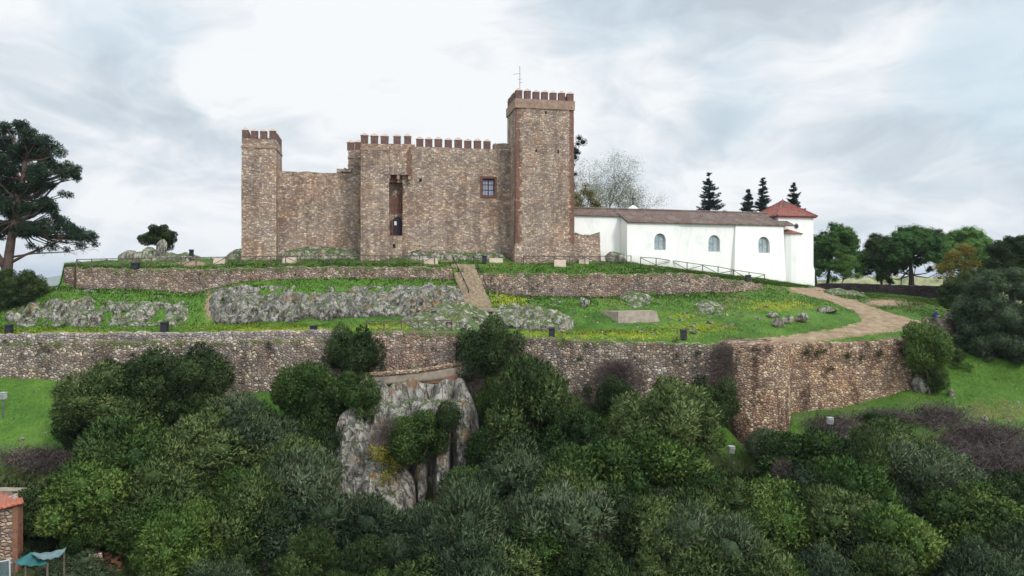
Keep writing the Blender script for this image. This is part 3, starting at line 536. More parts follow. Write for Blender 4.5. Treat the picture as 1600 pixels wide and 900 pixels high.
cutb = MB().add([(*st2xy(s, t), z) for z in (wz0, wz1) for s, t in ((wx0, tH - 1), (wx1, tH - 1), (wx1, tH + .5), (wx0, tH + .5))], [(3, 2, 1, 0), (4, 5, 6, 7), (0, 1, 5, 4), (1, 2, 6, 5), (2, 3, 7, 6), (3, 0, 4, 7)])
sv = link  # keep name short below
hw_.data.transform(__import__('mathutils').Matrix.Translation((0, 0, 0)))
_p = hw_.parent; _l = hw_.location.copy(); hw_.parent = None; hw_.location = (0, 0, 0); cut(hw_, [cutb]); hw_.parent = _p; hw_.location = _l
def cub(m, s0, s1, t0, t1, z0, z1, mi=0, fn=None):
    fn = fn or st2xy
    m.add([(*fn(s, t), z) for z in (z0, z1) for s, t in ((s0, t0), (s1, t0), (s1, t1), (s0, t1))], [(3, 2, 1, 0), (4, 5, 6, 7), (0, 1, 5, 4), (1, 2, 6, 5), (2, 3, 7, 6), (3, 0, 4, 7)], mi)
# raised stretch over the hall and merlons
for px in (620.5, 637, 656, 670, 685, 700.5, 716, 731, 746, 761): merlon(hw_, s_at(px, tH + .3), tH + .35, zH if px > 648 else zH + .22, (1, 1, 1))
block('raised_end', rect(s_at(773, tH), s_at(799, tH), tH + .004, tH + 1.7), zH - .1, z_at(785, 224, tH), M['castle'], parent=hw_, topnoise=.25, seed=5)
block('raised_end', rect(sM1 - .02, s_at(648, tH), tH + .003, tH + 1.7), zH - .1, zH + .22, M['castle'], parent=hw_, topnoise=.05, seed=6)
m_ = MB(); fr = .22
for a, b, c, d_ in ((wx0 - fr, wx1 + fr, wz1, wz1 + fr), (wx0 - fr, wx1 + fr, wz0 - fr, wz0), (wx0 - fr, wx0, wz0, wz1), (wx1, wx1 + fr, wz0, wz1)): cub(m_, a, b, tH - .10, tH + .12, c, d_)
wn = m_.build('window', M['redbrick'], castle)
m_ = MB(); cub(m_, wx0, wx1, tH + .36, tH + .46, wz0, wz1); m_.build('shutter', M['door'], wn)
for i in range(2):
    for j in range(3):
        m_ = MB(); ww = (wx1 - wx0 - .34) / 2; hh = (wz1 - wz0 - .3) / 3; x0 = wx0 + .10 + i * (ww + .14); z0 = wz0 + .10 + j * (hh + .06)
        cub(m_, x0, x0 + ww * .45, tH + .31, tH + .35, z0, z0 + hh - .04 - (0.06 if j == 2 else 0)); cub(m_, x0 + ww * .53, x0 + ww, tH + .31, tH + .35, z0, z0 + hh - .04 - (0.06 if j == 2 else 0)); m_.build('pane', M['pane'], wn)
# recess back, jamb, foot, lintel
zd0, zd1 = z_at(621, 368, tH), z_at(621, 337.5, tH); zr = z_at(618, 285, tH)
rcb = block('recess', rect(sM0 - .3, sM1 + .3, tH + 1.0, tH + 2.2), z_at(618, 405, tH) - 1, zH, M['castle'], parent=castle, seed=16, brick=lambda V: np.clip((V[:, 2] - zd1) / .5, 0, 1) * np.clip((z_at(618, 296, tH) - V[:, 2]) / 2 + .3, 0.35, .9))
block('threshold', rect(sM0 - .2, sM1 + .01, tH + .01, tH + 1.1), z_at(618, 405, tH) - 1, zd0 - .02, M['castle'], parent=rcb, seed=17, brick=lambda V: np.full(len(V), .12))
fz = block('frieze', rect(sM0 - .2, s_at(640.5, tH), tH - .62, tH + 1.1), z_at(618, 274, tH), z_at(618, 236, tH), M['castle'], parent=castle, seed=18, brick=lambda V: np.clip(1.1 - np.abs((V[:, :2] - O) @ cu - s_at(639, tH)) / .4, 0, .8) + .12)
block('panel_over', rect(sM0 - .2, sM1 + .01, tH, tH + 1.1), z_at(618, 236, tH), zH + .2, M['castle'], parent=fz, seed=19, brick=lambda V: np.full(len(V), .15))
block('lintel', rect(sM0 - .2, sM1 + .01, tH + .02, tH + 1.05), zr, z_at(618, 275, tH) - .01, M['redbrick'], parent=fz, seed=19)
zq = z_at(618, 275, tH)
for sc_ in (sM0 + .05, s_at(622, tH), s_at(639.5, tH)): m_ = MB(); cub(m_, sc_ - .16, sc_ + .16, tH - .58, tH, zq - .42, zq - .003); cub(m_, sc_ - .10, sc_ + .10, tH - .40, tH, zq - .75, zq - .42); m_.build('corbel', M['cornice'], fz)
d0, d1 = s_at(614.5, tH), s_at(628, tH)
dr_ = archcut(d0, d1, zd0, zd1, tH + .82, tH + 1.02, st2xy).build('door', M['door'], castle)
fo = MB(); cub(fo, d0 - .18, d0, tH + .7, tH + 1.02, zd0, zd1 - .4); fo.build('jamb', M['redbrick'], dr_)
m_ = MB(); sn = s_at(618.2, tH); cub(m_, sn - .13, sn + .13, tH + .78, tH + .815, zd0 + 1.2, zd0 + 1.62); m_.build('notice', M['paper'], dr_)
m_ = MB(); cub(m_, s_at(614, tH), s_at(618, tH), tH - .02, tH + .01, z_at(616, 387, tH), z_at(616, 381, tH)); m_.build('drain_hole', M['dark'], rcb)
m_ = MB(); cub(m_, s_at(655, tH), s_at(659, tH), tH - .07, tH + .01, z_at(656, 284, tH), z_at(656, 279, tH)); m_.build('socket_hole', M['dark'], castle)
# keep
sK = s_at(896.5, 0)
def keepbrick(V):
    rel = V[:, :2] - O; s = rel @ cu; t = rel @ cv; z = V[:, 2]; L = np.clip(1.25 - s / 1.0, 0, 1); Rr = np.clip(1.25 - (sK - s) / .95, 0, 1); k = np.maximum(L, Rr) * (t < .3)
    side = np.clip(1.1 - t / 1.1, 0, 1) * (s < .3) * .6; side = np.maximum(side, np.clip(1.1 - (4.1 - t) / 1.0, 0, 1) * (s < .3) * .5)
    k = np.maximum(k, side); k = np.where(z < z_at(850, 383, 0), k * .12, k); band = np.clip(1 - np.abs(z - z_at(850, 262, 0)) / .7, 0, 1) * .42; return np.maximum(k * .74, band)
zk = z_at(806, 154, 0)
kp = block('keep', rect(0, sK, 0, 5.0), z_at(850, 407, 0) - 1.6, zk - 1.0, M['castle'], parent=castle, seed=21, brick=keepbrick, ds=.25, batter=.12, amp=.03)
block('cornice', rect(-.13, sK + .10, -.13, 5.13), zk - 1.0, zk, M['cornice'], parent=kp, amp=.02)
block('plinth', rect(-.12, sK + .12, -.12, 5.1), z_at(850, 407, 0) - 1.6, z_at(850, 384, 0), M['castle'], parent=kp, amp=.05, batter=.12, seed=22)
for k in range(7): merlon(kp, .37 + k * (sK - .74) / 6, .27, zk, (.9, 1, 1)); merlon(kp, .37 + k * (sK - .74) / 6, 4.7, zk, (.9, 1, 1))
for k in range(1, 5): merlon(kp, .2, .27 + k * 4.43 / 5, zk, (.9, 1, 1), math.pi / 2); merlon(kp, sK - .2, .27 + k * 4.43 / 5, zk, (.9, 1, 1), math.pi / 2)
for px, py in ((838, 230), (872, 232), (853, 176)):
    m_ = MB(); s_ = s_at(px, 0); cub(m_, s_ - .1, s_ + .1, -.035, .05, z_at(px, py + (8 if py > 200 else 2), 0), z_at(px, py - (8 if py > 200 else 2), 0)); m_.build('arrow_slit', M['dark'], kp)
# aerial on the keep
ax, ay = st2xy(.9, 2.2); an = empty('aerial', (ax, ay, zk - .2), 'thin metal aerial mast with crossbars standing on the keep roof', 'aerial')
m_ = MB(); ztop = CZ + (HZ - 103) / F * ay; m_.tube([(ax, ay, zk - .2), (ax, ay, ztop)], .035); m_.build('mast', M['metal'], an)
for zz, a, b in ((ztop - .9, -.75, .1), (ztop - 1.5, -.25, .25), (ztop - 1.9, -.1, .3)): m_ = MB(); m_.tube([(ax + a, ay, zz - .05), (ax + b, ay, zz + .05)], .022); m_.build('crossbar', M['metal'], an)
# ruined stub right of the keep
sb = block('ruined_wall', [st2xy(sK - .1, 1.0), st2xy(s_at(937, 1.0), 1.0), st2xy(s_at(938, 1.0) + .1, 3.2), st2xy(sK - .1, 3.2)], z_at(920, 408, 1.0) - 1.5, z_at(920, 368, 1.0), M['castle'], seed=25, topnoise=.8, amp=.1, batter=.2, moss=lambda V: np.clip(V[:, 2] - z_at(920, 374, 1.0), 0, 1) * 1.5)
tag(sb, 'low broken rubble wall with grassy top abutting the right side of the keep', 'ruined wall')
# ------------------------------------------------------------------ chapel
AH = math.radians(16); hu, hv = np.array([math.cos(AH), math.sin(AH)]), np.array([-math.sin(AH), math.cos(AH)]); OH = np.array([(980 - 800) / F * 82, 82.0])
def hxy(s, t): return OH + s * hu + t * hv
def hs(px, t): r = (px - 800) / F; o = OH + t * hv; return (r * o[1] - o[0]) / (hu[0] - r * hu[1])
def hz(px, py, t): y = hxy(hs(px, t), t)[1]; return CZ + (HZ - py) / F * y
chapel = empty('chapel', (*hxy(12, 3), CZ - 1), 'long whitewashed chapel with tiled roof, three arched windows and hipped end tower', 'chapel')
zE = hz(980, 347.5, 0); SL = .46; tRg = 4.0; zR = zE + tRg * SL
sN1 = hs(1240, 0); bz = CZ - 4
def corrug(name, e0, e1, r0, r1, mat, par, pitch=.24, amp=.05, thick=.10, rows_=6, rim=None):
    """tiled roof pitch: eave e0->e1, ridge r0->r1 (points), ribs running down the slope, closed below"""
    e0, e1, r0, r1 = map(lambda q: np.array(q, float), (e0, e1, r0, r1)); n = max(8, int(np.linalg.norm(e1 - e0) / pitch) * 4); u = np.linspace(0, 1, n + 1)
    nrm = np.cross(e1 - e0, (r0 + r1) / 2 - (e0 + e1) / 2); nrm /= np.linalg.norm(nrm)
    if nrm[2] < 0: nrm = -nrm
    A = []
    for k in range(rows_ + 1):
        f = k / rows_; a = e0 + (e1 - e0) * u[:, None]; b = r0 + (r1 - r0) * u[:, None]; q = a + (b - a) * f
        wv = amp * np.cos(u * n / 4 * 2 * math.pi) + .02 * fbm(q, 3.0, 2, 3); A.append(q + nrm * (wv + .02 * (k % 2))[:, None])
    top = np.array(A); bot = np.array([e0 + (e1 - e0) * u[:, None] - nrm * thick, r0 + (r1 - r0) * u[:, None] - nrm * thick]); V = np.concatenate([top.reshape(-1, 3), bot.reshape(-1, 3)])
    m = n + 1; R = rows_ + 1; fs = gridfaces(R, m)[:, ::-1]; i = np.arange(n); b0 = R * m
    fr = np.stack([b0 + i, b0 + i + 1, i + 1, i], -1); bk = np.stack([(R - 1) * m + i, (R - 1) * m + i + 1, b0 + m + i + 1, b0 + m + i], -1); lo = np.stack([b0 + m + i, b0 + m + i + 1, b0 + i + 1, b0 + i], -1)
    return link(name, npmesh(name, V, [fs, fr, bk, lo], mat, smooth=True), par)
def h3(s, t, z): return np.array([*hxy(s, t), z])
# nave: rear part of facade set back 2 m on the left, front part, thicker battered right part
def hblock(name, s0, s1, t0, t1, z0, z1, mat, par, bt=0.0):
    m = MB(); lo = [(s0 - bt, t0 - bt), (s1 + bt * 0, t0 - bt), (s1 + bt * 0, t1), (s0 - bt, t1)]; hi = [(s0, t0), (s1, t0), (s1, t1), (s0, t1)]
    m.add([(*hxy(*p), z0) for p in lo] + [(*hxy(*p), z1) for p in hi], [(3, 2, 1, 0), (4, 5, 6, 7), (0, 1, 5, 4), (1, 2, 6, 5), (2, 3, 7, 6), (3, 0, 4, 7)]); return m.build(name, mat, par)
sL0 = hs(880, 2.0) - 3; sJ1 = hs(1062, 0); sJ2 = hs(1149, 0)
def cutw(o, cs):
    p, l = o.parent, o.location.copy(); o.parent = None; o.location = (0, 0, 0); cut(o, cs); o.parent = p; o.location = l
hblock('wall', sL0, 0.05, 2.0, 7.9, bz, zE + 2.0 * SL, M['white'], chapel)
wins = [(1031.5, 364.5, 390.5), (1117, 367, 393), (1194.8, 369.5, 395)]
WW = []
for (px, pt, pb), tt in zip(wins, (0, .0, -.35)):
    sc_ = hs(px, tt); hwid = abs(hs(px + 9, tt) - sc_); WW.append((sc_ - hwid, sc_ + hwid, hz(px, pb, tt), hz(px, pt, tt), tt))
f1 = hblock('wall', 0, sJ1, 0, 7.95, bz, zE, M['white'], chapel); cutw(f1, [archcut(*WW[0][:4], -1, .55, hxy)])
f2 = hblock('wall', sJ1 + .002, sJ2, .14, 7.93, bz, zE - .01, M['white'], chapel); cutw(f2, [archcut(*WW[1][:4], -1, .62, hxy)])
f3 = hblock('wall', sJ2, hs(1226, -.3), -.05, 7.9, bz, zE - .02, M['white'], chapel, bt=.75); cutw(f3, [archcut(*WW[2][:4], -2, .4, hxy)])
for (a, b, z0, z1, tt), dep in zip(WW, (.5, .57, .3)):
    r = (b - a) / 2; pts = [(a, z0), (b, z0)] + [(a + r + r * math.cos(q), z1 - r + r * math.sin(q)) for q in np.linspace(0, math.pi, 9)]; ins = [((s - (a + r)) * .74 + a + r, (z - (z0 + z1) / 2) * .86 + (z0 + z1) / 2) for s, z in pts]; n = len(pts)
    dd = dep - .22; vs = [(*hxy(s, dd), z) for s, z in pts] + [(*hxy(s, dd), z) for s, z in ins] + [(*hxy(s, dd + .12), z) for s, z in pts] + [(*hxy(s, dd + .12), z) for s, z in ins]
    m_ = MB(); m_.add(vs, [(i, (i + 1) % n, n + (i + 1) % n, n + i) for i in range(n)] + [(n + i, n + (i + 1) % n, 3 * n + (i + 1) % n, 3 * n + i) for i in range(n)] + [(2 * n + i, 3 * n + i, 3 * n + (i + 1) % n, 2 * n + (i + 1) % n) for i in range(n)] + [(i, 2 * n + i, 2 * n + (i + 1) % n, (i + 1) % n) for i in range(n)])
    wf = m_.build('window', M['greyframe'], chapel)
    m_ = MB(); m_.add([(*hxy(s, dd + .05), z) for s, z in ins] + [(*hxy(s, dd + .08), z) for s, z in ins], [tuple(range(n)), tuple(range(2 * n - 1, n - 1, -1))] + [(i, n + i, n + (i + 1) % n, (i + 1) % n) for i in range(n)]); m_.build('pane', M['chpane'], wf)
    m_ = MB(); cub(m_, a + r - .03, a + r + .03, dd - .005, dd + .045, z0 + .1, z1 - .15, fn=hxy); cub(m_, a + .15, b - .15, dd - .004, dd + .04, z0 + (z1 - z0) * .5, z0 + (z1 - z0) * .5 + .05, fn=hxy); m_.build('glazing_bar', M['greyframe'], wf)
# roof pitches
corrug('roof', h3(-.12, -.28, zE - .02 + .06), h3(sN1, -.28, zE + .04), h3(-.12, tRg, zR + .06), h3(sN1, tRg, zR + .06), M['tile'], chapel)
corrug('roof', h3(sL0, 1.75, zE + 1.75 * SL + .055), h3(-.12, 1.75, zE + 1.75 * SL + .055), h3(sL0, tRg, zR + .055), h3(-.12, tRg, zR + .055), M['tile'], chapel)
corrug('roof', h3(sN1, 8.3, zE + .05), h3(sL0, 8.3, zE + .05), h3(sN1, tRg, zR + .05), h3(sL0, tRg, zR + .05), M['tile'], chapel)
m_ = MB(); m_.tube([h3(sL0, tRg, zR + .10), h3(hs(1205, tRg), tRg, zR + .10)], .13, 8); m_.build('roof_ridge', M['tile'], chapel)
for s_ in (sL0 + .02, 0.03, hs(1226, 0) + 0.1): m_ = MB(); m_.add([h3(s_, .05, zE - .03), h3(s_, 7.85, zE - .03), h3(s_, tRg, zR - .05), h3(s_ + .25, .05, zE - .03), h3(s_ + .25, 7.85, zE - .03), h3(s_ + .25, tRg, zR - .05)], [(0, 1, 2), (5, 4, 3), (0, 3, 4, 1), (1, 4, 5, 2), (2, 5, 3, 0)]); m_.build('gable', M['white'], chapel)
# end tower
tT = 1.3; q0, q1 = hs(1216, tT), hs(1271, tT); zT = hz(1272, 341, tT); wT = q1 - q0
et = hblock('end_tower', q0, q1, tT, tT + wT, bz, zT, M['white'], chapel)
hblock('plinth', q1 - 2.4, q1 + .10, tT - .12, tT + wT, bz, hz(1272, 420, tT), M['white'], et)
o_ = .38; zT2 = zT + .03; ap = h3((q0 + q1) / 2, tT + wT / 2, hz(1232, 314.5, tT + wT / 2)); c4 = [h3(q0 - o_, tT - o_, zT2 + .15), h3(q1 + o_, tT - o_, zT2 + .15), h3(q1 + o_, tT + wT + o_, zT2 + .15), h3(q0 - o_, tT + wT + o_, zT2 + .15)]
hblock('roof_eave', q0 - .28, q1 + .28, tT - .28, tT + wT + .28, zT, zT + .13, M['eave'], et)
for i in range(4): corrug('roof', c4[i], c4[(i + 1) % 4], ap - (0, 0, 0), ap, M['tilered'], et, thick=.02, pitch=.27)
m_ = MB()
for c in c4: m_.tube([c + (0, 0, .07), ap + (0, 0, .08)], .09, 6)
m_.build('hip_tiles', M['tilered'], et)
m_ = MB(); m_.tube([ap, ap + (0, 0, .25)], [.16, .05], 6); m_.build('finial', M['darkbark'], et)
# small apse in front of the tower with its own tiles
pA, pB = hs(1226, -.4), hs(1256, .2); za = hz(1240, 364, -.3)
m_ = MB(); ring = [hxy(pA, 1.3), *[hxy((pA + pB) / 2 + (pB - pA) / 2 * math.cos(a), 1.3 - 1.75 * math.sin(a)) for a in np.linspace(math.pi, 0, 9)], hxy(pB, 1.3)]; ring = [ring[i] for i in range(len(ring))]
m_.prism([(p[0], p[1]) for p in ring], bz, za); ab = m_.build('apse', M['white'], chapel, smooth=False)
cen = np.array([*hxy((pA + pB) / 2, 1.3), za + .62]); rr = [np.array([*(cen[:2] + (np.array(p) - cen[:2]) * 1.12), za - .02]) for p in ring]
m_ = MB(); m_.add([cen] + rr + [q - np.array((0, 0, .1)) for q in rr], [(0, i + 1, i + 2) for i in range(len(rr) - 1)] + [(i + 1, len(rr) + i + 1, len(rr) + i + 2, i + 2) for i in range(len(rr) - 1)]); m_.build('roof', M['tilered'], ab)
oc = h3(hs(1244, tT), tT - .04, hz(1244, 353.5, tT)); m_ = MB(); R_ = .36; m_.add([oc + np.array([*(hu * R_ * k * math.cos(a)), R_ * k * math.sin(a)]) - np.array([*(hv * dd), 0]) for k, dd in ((1, 0), (.72, 0.02), (.0, -.02)) for a in np.linspace(0, 2 * math.pi, 16, endpoint=False)], [(i, (i + 1) % 16, 16 + (i + 1) % 16, 16 + i) for i in range(16)], 0)
m_.add([oc + np.array([*(hu * R_ * .7 * math.cos(a)), R_ * .7 * math.sin(a)]) - np.array([*(hv * .01), 0]) for a in np.linspace(0, 2 * math.pi, 16, endpoint=False)], [tuple(range(16))], 1); m_.build('round_window', [M['greyframe'], M['iron']], et)
# belfry dome with cross behind the ridge
bs_ = h3(hs(989, 5.0), 5.0, zR - .6); m_ = MB(); prof = [(.9, 0), (.9, .5), (.7, .75), (.35, .95), (.1, 1.02)]; ztp = CZ + (HZ - 321) / F * bs_[1]
m_.tube([bs_, bs_ + (0, 0, .8), (bs_[0], bs_[1], ztp - .35), (bs_[0], bs_[1], ztp - .1), (bs_[0], bs_[1], ztp)], [.8, .8, .6, .3, .1], 14); bf = m_.build('cross_base', M['white'], chapel, smooth=True)
m_ = MB(); zc = CZ + (HZ - 306) / F * bs_[1]; m_.tube([(bs_[0], bs_[1], ztp - .05), (bs_[0], bs_[1], zc)], .06); m_.tube([(bs_[0] - .36, bs_[1], zc - .38), (bs_[0] + .36, bs_[1], zc - .38)], .06); m_.build('cross', M['iron'], bf)
# ------------------------------------------------------------------ retaining walls
W = lambda o, l, c, gp=None: tag(o, l, c, gp)
W(slab('retaining_wall', [(100, 420, 452, 68.0), (118, 419, 452, 67.9), (200, 420, 453, 67.8), (320, 421, 457, 68.3), (375, 420, 443, 68.8), (440, 418, 437, 69.3), (560, 417.5, 435, 70.3), (706, 418, 434, 71.8)], .7, M['upper'], seed=31, topamp=.14, batter=.12, amp=.08),
  'long low drystone wall on the left below the castle, running to the stairs', 'wall', 'hillside retaining walls')
W(slab('retaining_wall', [(748, 428, 450, 72.2), (800, 428, 462, 72.7), (900, 429, 464, 73.2), (980, 430, 464, 73.8), (1050, 427, 460, 74.4), (1100, 430, 458, 74.8), (1150, 438, 457, 75.2), (1192, 444, 453, 75.7)], .7, M['upper'], seed=32, topamp=.14, batter=.15, amp=.08),
  'drystone wall right of the stone stairs, tapering out below the white chapel', 'wall', 'hillside retaining walls')
LWS = [(-420, 524, 586, 59.4), (0, 523, 584, 59.4), (100, 522, 590, 59.4), (150, 521, 596, 59.4), (250, 521, 603, 59.4), (340, 520, 612, 59.4), (440, 518.5, 610, 59.4), (535, 517, 606, 59.4)]
lwall = W(slab('retaining_wall', [(a_, b_ + 13, c_, d_ - .12) for a_, b_, c_, d_ in LWS], 1.0, M['lower'], seed=33, batter=.3, amp=.09, topamp=.06),
  'tall grey rubble wall across the left with a paler band of stones along its top', 'wall', 'hillside retaining walls')
slab('parapet', [(a_, b_, b_ + 16, d_ + .08) for a_, b_, c_, d_ in LWS], .7, M['parapet'], seed=43, amp=.07, bury=.1, parent=lwall)
W(slab('retaining_wall', [(580, 519, 580, 59.0), (640, 520, 582, 58.9), (712, 521, 582, 59.0)], 1.2, M['upper'], seed=34, batter=.15, amp=.06),
  'short upright rubble wall between two bushes above the curved brick ledge', 'wall', 'hillside retaining walls')
W(slab('retaining_wall', [(712, 522, 600, 59.5), (760, 524, 625, 59.5), (800, 527, 628, 59.4), (860, 529, 628, 59.4), (950, 534, 628, 59.4), (1050, 538, 630, 59.4), (1136, 540, 640, 59.3)], .9, M['lower'], seed=35, batter=.3, amp=.1),
  'shrub covered rubble wall in the middle, left of the round bastion', 'wall', 'hillside retaining walls')
W(slab('retaining_wall', [(1225, 538, 642, 59.3), (1300, 537, 637, 59.6), (1345, 535, 628, 59.9), (1400, 532, 618, 60.3), (1424, 531, 608, 60.5)], .9, M['tanwall'], seed=36, batter=.25, amp=.1),
  'tan rubble wall with dark streaks running right from the round bastion', 'wall', 'hillside retaining walls')
# round bastion
def bastion():
    cxp, D = 1184, 57.9; c = P(cxp, 537, D); c[2] = P(1184, 537, 59)[2]; r = 2.75; n = 96; zt = c[2] + .15; zb = CZ + (HZ - 705) / F * 57 - .6; nv = 44; A = []
    for k in range(nv + 1):
        f = k / nv; a = np.linspace(0, 2 * math.pi, n, endpoint=False); R = r + .28 * (1 - f) ** 1.3; A.append(np.stack([c[0] + R * np.cos(a), D + 1.0 + R * np.sin(a), np.full(n, zb + (zt - zb) * f)], -1))
    A = np.array(A); dn = A.copy(); dn[..., 0] -= c[0]; dn[..., 1] -= D + .6; dn[..., 2] = 0; dn /= np.linalg.norm(dn, axis=-1, keepdims=True); A += dn * (.12 * fbm(A, 1.9, 3, 41) + .12 * fbm(A, .5, 2, 42))[..., None]
    A[-1, :, 2] += .15 * fbm(A[-1], 1.5, 2, 4); i = np.arange(nv)[:, None] * n + np.arange(n)[None]; j = np.arange(nv)[:, None] * n + (np.arange(n)[None] + 1) % n
    o = link('bastion', npmesh('bastion', A.reshape(-1, 3), [np.stack([i.ravel(), j.ravel(), j.ravel() + n, i.ravel() + n], -1), (nv * n + np.arange(n))[None]], M['tanwall'], attrs=dict(moss=np.zeros(n * (nv + 1)))))
    tag(o, 'tall rounded stone bastion bulging forward from the lower wall', 'bastion')
bastion()
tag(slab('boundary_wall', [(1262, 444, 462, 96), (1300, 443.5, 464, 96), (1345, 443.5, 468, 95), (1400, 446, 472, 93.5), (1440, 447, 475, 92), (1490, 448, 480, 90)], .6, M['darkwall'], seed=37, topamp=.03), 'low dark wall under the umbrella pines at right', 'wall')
tag(slab('stone_parapet', [(1446, 496, 522, 64.2), (1470, 497, 530, 64), (1500, 499, 540, 64.2), (1530, 502, 548, 64.6)], .9, M['upper'], seed=38, bury=1.0), 'stub of rubble wall behind the leafy shrub with two people on it', 'wall')
# curved brick ledge on the crag
lg = empty('ledge_wall', P(640, 585, 57), 'curved ledge with pale brick coping and grey render crowning the crag', 'wall')
LST = [(543, 590, 600, 56.9), (560, 586, 597, 56.5), (590, 585, 599, 56.2), (640, 581, 597, 56), (690, 574, 591, 56), (720, 569, 585, 56.2), (745, 563, 573, 56.6)]
slab('render_band', [(a, b + 3, c + 2, d_) for a, b, c, d_ in LST], .45, M['concrete'], seed=39, parent=lg, topamp=.03, amp=.03, bury=.0)
slab('coping', [(a, b - 1.5, b + 3.2, d_ - .1) for a, b, c, d_ in LST], .75, M['tanwall'], seed=40, parent=lg, topamp=.04, amp=.06, bury=0, moss=0)
slab('brick_patch', [(612, 597, 601, 56.15), (650, 593, 600, 56.1), (690, 588, 600, 56.05), (719, 584, 597, 56.15)], .5, M['brick'], seed=41, parent=lg, amp=.07, topamp=.05, bury=0)
slab('end_wall', [(530, 612, 625, 57.0), (540, 596, 618, 56.9), (556, 588, 610, 56.7)], .6, M['upper'], seed=42, parent=lg)
# ------------------------------------------------------------------ stone stairs
stair = empty('stone_stairs', P(735, 478, 66.5), 'worn straight flight of stone steps climbing between two rails to the castle', 'stairs')
SC = [(724, 413, 73.4), (734, 440, 71.0), (742, 460, 69.2), (747, 476, 67.6)]; NS = 20
for k in range(NS):
    f = k / (NS - 1); a = np.array(SC); px, py, D = (np.interp(f, np.linspace(0, 1, 4), a[:, i]) for i in range(3)); c = P(px, py, D); w_ = 1.15 + .12 * f + random.uniform(-.06, .06)
    zc = max(c[2], zat(c[0], c[1]) + .05); m_ = MB(); n = 7; xs = np.linspace(-w_, w_, n); dz = [random.uniform(-.03, .03) for _ in xs]; dy = [random.uniform(-.06, .06) for _ in xs]; vs = []
    for (yy, zz) in ((-.30, -.75), (-.30, 0), (.30, .02), (.30, -.75)): vs += [(c[0] + xs[i], c[1] + yy + (dy[i] if yy < 0 else 0), zc + zz + (dz[i] if zz > -.5 else 0)) for i in range(n)]
    fs = [(r * n + i, r * n + i + 1, (r + 1) * n + i + 1, (r + 1) * n + i) for r in range(3) for i in range(n - 1)] + [(0, n, 2 * n, 3 * n), (4 * n - 1, 3 * n - 1, 2 * n - 1, n - 1)]
    fs = [f_[::-1] for f_ in fs]; m_.add(vs, fs); m_.build('step', M['stepstone'], stair)
m_ = MB(); c = P(750, 484, 66.6); m_.obox(c, (1.7, 0, 0), (0, .5, 0), (0, 0, .14)); m_.build('landing', M['concrete'], stair)
# ------------------------------------------------------------------ rocks
def ico(sub=3):
    import bmesh
    bm = bmesh.new(); bmesh.ops.create_icosphere(bm, subdivisions=sub, radius=1); V = np.array([v.co[:] for v in bm.verts]); Fc = np.array([[v.index for v in f.verts] for f in bm.faces]); bm.free(); return V, Fc
ICO2, ICO3, ICO4 = ico(2), ico(3), ico(4)
def rock(name, c, r, label=None, cat='rock', group=None, seed=0, mat='rock', rough=.35, flat=None, sub=ICO3):
    V = sub[0].copy(); n = V.copy(); d_ = 1 + rough * fbm(V + seed * 3.3, 1.1, 4, seed) * 1.5 - rough * .5 * np.abs(fbm(V + seed, 2.6, 3, seed + 9)); V = V * d_[:, None]
    # facet it: clip by a few random planes
    rg = np.random.default_rng(seed + 100)
    for _ in range(9):
        pn = rg.normal(size=3); pn /= np.linalg.norm(pn); k = rg.uniform(.62, .95); ex = np.maximum(V @ pn - k, 0); V = V - pn * (ex * .85)[:, None]
    V = V * np.array(r); o = link(name, npmesh(name, V, sub[1], M[mat], smooth=False), None, c); return tag(o, label, cat, group)
def rock_px(px, pyb, rx, ry, label, group=None, seed=0, mat='rock', D=None, cat='boulder', **k):
    h = hit(px, pyb); h = P(px, pyb, D) if D else h; sc_ = h[1] / F; return rock('boulder', (h[0], h[1] + rx * sc_ * .5, h[2] + ry * sc_ * .82), (rx * sc_, rx * sc_ * .8, ry * sc_ * 1.1), label, cat, group, seed, mat, **k)
